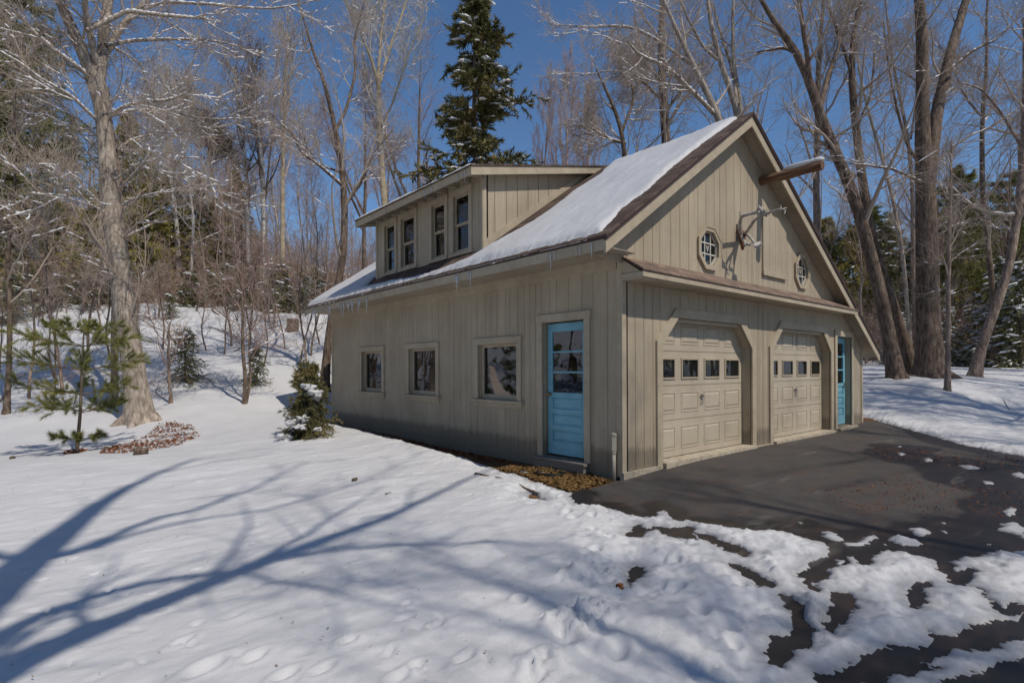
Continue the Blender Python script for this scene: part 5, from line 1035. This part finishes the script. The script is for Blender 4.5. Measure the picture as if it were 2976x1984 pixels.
# little spruce at the garage corner
cs=conifer(1.85,.68,78,170,.22,18,.075,.009,M['spruce'],snown=0,droop=.5,t0=.03,trunk_r=.035,sub=7,up=.15)
p=WZ(895,1285,-.12); x,y=p; o=place(cs,'young_spruce',(x,y,top(x,y)-.12),0,.86,'bushy little spruce with snow clumps at the far garage corner','tree',None)
a=Acc()
for k,(dx_,dy_,dz_,r) in enumerate([(.12,-.12,1.30,.15),(.2,-.2,1.18,.15),(.26,-.02,1.08,.11),(-.1,-.2,.62,.13),(-.3,-.05,.52,.13),(-.2,-.30,.45,.11),(.25,-.3,.36,.08),(-.42,.05,.22,.14),(-.4,.1,.06,.16),(.02,.1,1.5,.06)]):
    a.add(*blob(dx_*.9-.18,dy_*.9-.2,dz_,r*1.1,r*.85,r*.5,18,12,k,.75)); a.add(*blob(dx_*.9-.18+r*.5,dy_*.9-.2-r*.2,dz_-r*.35,r*.6,r*.5,r*.35,14,9,k+20,.8))
s_=a.build('snow',M['snow2'],o)
# young green pine, left foreground
YP=empty('young_white_pine',(*spot(0,5)[:2],0),'young green pine with open layered whorls in front of the big maple','tree')
bp=W(176,1052,10.3); YP.location=(bp[0],bp[1],T1(bp[0],bp[1])-.02)
g=np.random.default_rng(79); aT,aN=Acc(),Acc()
tr=np.array([W(x,y,10.3) for x,y in [(176,1058),(180,1000),(186,920),(189,850),(190,790),(194,745)]])-np.array(YP.location); tr4=np.c_[tr,np.array([.034,.03,.026,.022,.016,.01])]
q=resample(tr4,14,g,.004); aT.add(*tubes(q[None,:,:3],q[None,:,3],8))
for (dy,n,Lr) in [(1010,3,.45),(945,6,1.15),(905,5,1.3),(850,6,1.35),(795,6,1.2),(760,5,.8)]:
    c0=W(187,dy,10.3)-np.array(YP.location)
    for k in range(n):
        an=2*np.pi*(k+g.random()*.5)/n; L=Lr*g.uniform(.55,.85); d=np.array([math.cos(an),math.sin(an),.12]); S=6; s=np.linspace(0,1,S)[:,None]; P=(c0+d*L*s+np.array([0,0,.10])*s**2*L)[None]+g.normal(size=(1,S,3))*.01; r=np.linspace(.010,.004,S)[None]; aT.add(*tubes(P,r,5))
        Q,R=grow(P,r,10,.3,1,.36,.6,4,.06,.03,.6,.003,g,.1,.4); aT.add(*tubes(Q,R,4))
        for PP_,RR_,kk in ((Q,R,105),(P,r,110)):
            N=len(PP_); tt=.3+.7*g.random((N,kk)); p,T_,_=sample(PP_,RR_,tt); p=p.reshape(-1,3); T_=T_.reshape(-1,3); dd=nrm(T_+g.normal(size=p.shape)*.55+np.array([0,0,.15])); aN.add(*blades(p,dd,.11*g.uniform(.7,1.2,len(p)),.0030*np.ones(len(p)),g))
aT.build('trunk',M['dark'],YP); aN.build('crown',M['pine'],YP,False)
# ------------------------------------------------------------------ ground bits
def leafpile(name,polyD,n,size,label,seed,m=None):
    g=np.random.default_rng(seed); P=np.array(polyD,float); lo,hi=P.min(0),P.max(0); pts=[]
    while len(pts)<n:
        q=lo+(hi-lo)*g.random((n*2,2)); k=sdpoly(q[:,0],q[:,1],P)>0; pts+=list(q[k])
    pts=np.array(pts[:n]); V=[];F=[]
    for i,(x,y) in enumerate(pts):
        z=top(x,y)+.006+.02*g.random(); s=size*g.uniform(.6,1.3); u=nrm(np.array([g.normal(),g.normal(),g.normal()*.35])); v=nrm(np.cross(u,np.array([g.normal()*.4,g.normal()*.4,1.]))); c=np.array([x,y,z+s*.15]); w=np.cross(u,v)*s*.18
        k=len(V); V+=[c-u*s,c-v*s*.45+w,c+u*s,c+v*s*.45+w]; F+=[(k,k+1,k+2,k+3)]
    o=npmesh(name,np.array(V),np.array(F),m or M['leaf']); tag(o,label,'leaves',None,'stuff'); return o
pz=lambda L:[WZ(x*1.26531,y*1.26531,-.33) for x,y in L]
leafpile('fallen_leaves',pz([(225,1066),(240,1047),(300,1036),(350,1020),(365,1009),(400,1007),(445,1014),(460,1028),(410,1046),(330,1060),(280,1068)]),1500,.034,'patch of rust brown fallen leaves lying in the hollow',91)
leafpile('fallen_leaves',pz([(145,1062),(150,1050),(190,1046),(205,1052),(180,1058)]),120,.04,'small scatter of brown leaves round the foot of the green pine',92)
leafpile('fallen_leaves',[WZ(1500+x*.62755,1300+y*.62755,-.18) for x,y in [(1400,180),(1800,130),(2352,180),(2352,300),(1900,280),(1450,260)]],700,.014,'rusty needles and leaf bits strewn over the driveway',93)
leafpile('fallen_leaves',[WZ(1500+x*.62755,1300+y*.62755,-.18) for x,y in [(1600,0),(2352,40),(2352,110),(1700,60)]],420,.018,'leaf bits along the far side of the driveway',94)
leafpile('fallen_leaves',[(-.12,2.),(-.38,2.2),(-.36,6),(-.1,9),(-.05,9)],700,.03,'dark leaves in the bare strip along the side wall',95)
leafpile('dry_grass',z3([(1230,1195),(1400,1225),(1560,1275),(1790,1345),(2050,1290),(1900,1240),(1560,1195)]),2200,.035,'flattened tan grass at the foot of the side door',96,mat('tan_grass',(.17,.098,.034),.9)[0])
_sp=z4([(0,1150),(0,300),(900,120),(2000,300),(2352,520),(2352,1150)])
leafpile('twig_bits',_sp,260,.010,'dark bits of bark and twig scattered over the foreground snow',101,M['pinktwig'])
leafpile('twig_bits',dD([(1980,1000),(2352,1050),(2352,850),(2000,850)]),120,.03,'dark bits scattered over the snow right of the garage',102,M['pinktwig'])
g=np.random.default_rng(97)
def stick(name,pts,r,label,m=None,cat='stick',group=None):
    mb=MB(); q=resample([(*p,r*(1-.6*i/(len(pts)-1))) for i,p in enumerate(pts)],10,g,r*.8); mb.tube(q[:,:3],q[:,3],7); o=mb.build(name,m or M['dark'],None,True); return tag(o,label,cat,group)
def gp(dx,dy,dz=.02,z=-.3):
    p=WZ(dx*1.26531,dy*1.26531,z); return (p[0],p[1],top(p[0],p[1])+dz)
# snow covered log near the grass patch, stump, stones and sticks
lg=stick('fallen_log',[gp(1092,1102,.0,-.25),gp(1150,1112,-.005,-.25),gp(1245,1138,.0,-.25)],.03,'dark pole half buried in snow lying near the brown grass patch',M['dark'],'log')
a=Acc(); P0=np.array([gp(1098,1100,.05,-.25),gp(1125,1104,.06,-.25),gp(1150,1112,.06,-.25),gp(1190,1122,.05,-.25),gp(1230,1134,.04,-.25)]); a.add(*tubes(P0[None],np.array([[.02,.04,.045,.04,.02]]),8)); pass
p=W(672,766,23); z=T1(p[0],p[1]); mb=MB(); mb.tube([(p[0],p[1],z-.3),(p[0],p[1],z+.1),(p[0]+.02,p[1],z+.55),(p[0]+.02,p[1],z+.62)],[.30,.25,.24,.20],11); tag(mb.build('tree_stump',M['dark']),'dark rotten stump on the snowy slope left of the garage','stump')
p=gp(322,1070); V,Fq=blob(p[0],p[1],p[2]+.03,.10,.08,.09,12,8,2,.5); tag(npmesh('rock',V,Fq,M['dark'],None,False),'small dark stone poking out of the snow below the leaf patch','rock')
for i,(x,y,lb) in enumerate([(28,1062,'small brown clod in the snow at the left edge'),(815,1124,'dark pine cone lying on the snow below the side wall')]):
    p=gp(x,y); V,Fq=blob(p[0],p[1],p[2]+.005,.045,.03,.028,10,6,i+4,.5); tag(npmesh('debris',V,Fq,M['dark'],None,False),lb,'debris')
p=z8([(478,600)])[0]; V,Fq=blob(p[0],p[1],top(p[0],p[1])+.005,.035,.025,.025,12,8,9,.6); tag(npmesh('debris',V,Fq,M['leaf'],None,False),'tan clump of leaves at the end of the small melt hole','debris')
stick('fallen_branch',[gp(0,990,.05),gp(20,983,.12),(np.array(gp(60,972,.05)))],.03,'dark branch lying in the snow at the far left',cat='stick')
stick('twig',[gp(2300,938,.01,.2),gp(2312,942,.03,.2),gp(2326,948,.01,.2)],.009,'dark twig lying on the sunny snow at the right edge')
stick('twig',[gp(885,1158,.015),gp(898,1153,.02)],.008,'short twig on the snow below the side wall')
stick('twig',[gp(770,900,.05,0),gp(790,918,.03,0),gp(800,925,.02,0)],.012,'thin bent twig lying on the snowy slope')
# long fallen trunk on the hill
stick('fallen_log',[W(535,610,30),W(620,655,29),W(690,700,28),W(730,735,27)],.11,'fallen dark trunk propped across the hillside left of the garage',cat='log')
for i in range(16):
    dx=40+44*i+rr.uniform(-15,15); dp=rr.uniform(21,30); a_=W(dx,800,dp); an=rr.uniform(0,3.14); L=rr.uniform(.8,2.6); pts=[(a_[0]+math.cos(an)*L*(t-.5),a_[1]+math.sin(an)*L*(t-.5),0) for t in (0,.35,.7,1)]
    pts=[(x,y,top(x,y)+.04+.10*k*rr.random()) for k,(x,y,_) in enumerate(pts)]
    stick('fallen_branch',pts,rr.uniform(.02,.05),'dark fallen branch lying on the snowy left slope',cat='stick',group='fallen branches on the left slope')
# pale beech leaves clinging on the hillside shrubs
def cling(cx,cy,dep_,n,sx,sy,label,seed):
    g=np.random.default_rng(seed); P=np.array([W(cx+g.normal()*sx,cy+g.normal()*sy,dep_+g.normal()*1.) for _ in range(n)]); d=nrm(g.normal(size=P.shape)+[0,0,-.6]); V,F=blades(P,d,.07*np.ones(n),.026*np.ones(n),g); o=npmesh('clinging_leaves',V,F,M['beechleaf']); tag(o,label,'leaves',None,'stuff')
cling(640,625,27,900,60,22,'pale tan beech leaves clinging to the hilltop brush',98); cling(395,758,15.4,40,22,8,'few pale dead leaves on the broken sapling twigs',99)
# ------------------------------------------------------------------ world, sun, camera
w=bpy.data.worlds.new('World'); scene.world=w; w.use_nodes=True; nt=w.node_tree; bg=nt.nodes['Background']
sk=nt.nodes.new('ShaderNodeTexSky'); sk.sky_type='NISHITA'; sk.sun_disc=False
el=math.asin(SUNV[2]); az=math.atan2(SUNV[0],SUNV[1])   # azimuth from +Y towards +X
sk.sun_elevation=el; sk.sun_rotation=az; sk.altitude=600; sk.air_density=1.0; sk.dust_density=.1; sk.ozone_density=4.0
hs=nt.nodes.new('ShaderNodeHueSaturation'); hs.inputs['Saturation'].default_value=1.1; nt.links.new(sk.outputs[0],hs.inputs['Color']); nt.links.new(hs.outputs[0],bg.inputs[0]); bg.inputs[1].default_value=.135
sun=bpy.data.lights.new('sun','SUN'); sun.energy=3.9; sun.angle=math.radians(.53); sun.color=(1.,.93,.83)
so=bpy.data.objects.new('sun',sun); COL.objects.link(so); so.rotation_euler=Vector(SUNV).to_track_quat('Z','Y').to_euler(); so.location=(0,-20,30)
cam=bpy.data.cameras.new('camera'); co=bpy.data.objects.new('camera',cam); COL.objects.link(co); cam.sensor_width=36; cam.lens=36*FPX/2976; cam.shift_y=80/2976; cam.clip_end=600; cam.clip_start=.05
R_=Matrix(((RV[0],0,-FV[0]),(RV[1],0,-FV[1]),(0,1,0))).to_4x4()
co.matrix_world=Matrix.Translation(Vector(CAM))@R_@Matrix.Rotation(ROLL,4,'Z')
scene.camera=co
scene.view_settings.view_transform='Standard'; scene.view_settings.look='None'; scene.view_settings.exposure=-.27; scene.view_settings.gamma=1
scene.cycles.max_bounces=6; scene.cycles.transparent_max_bounces=12
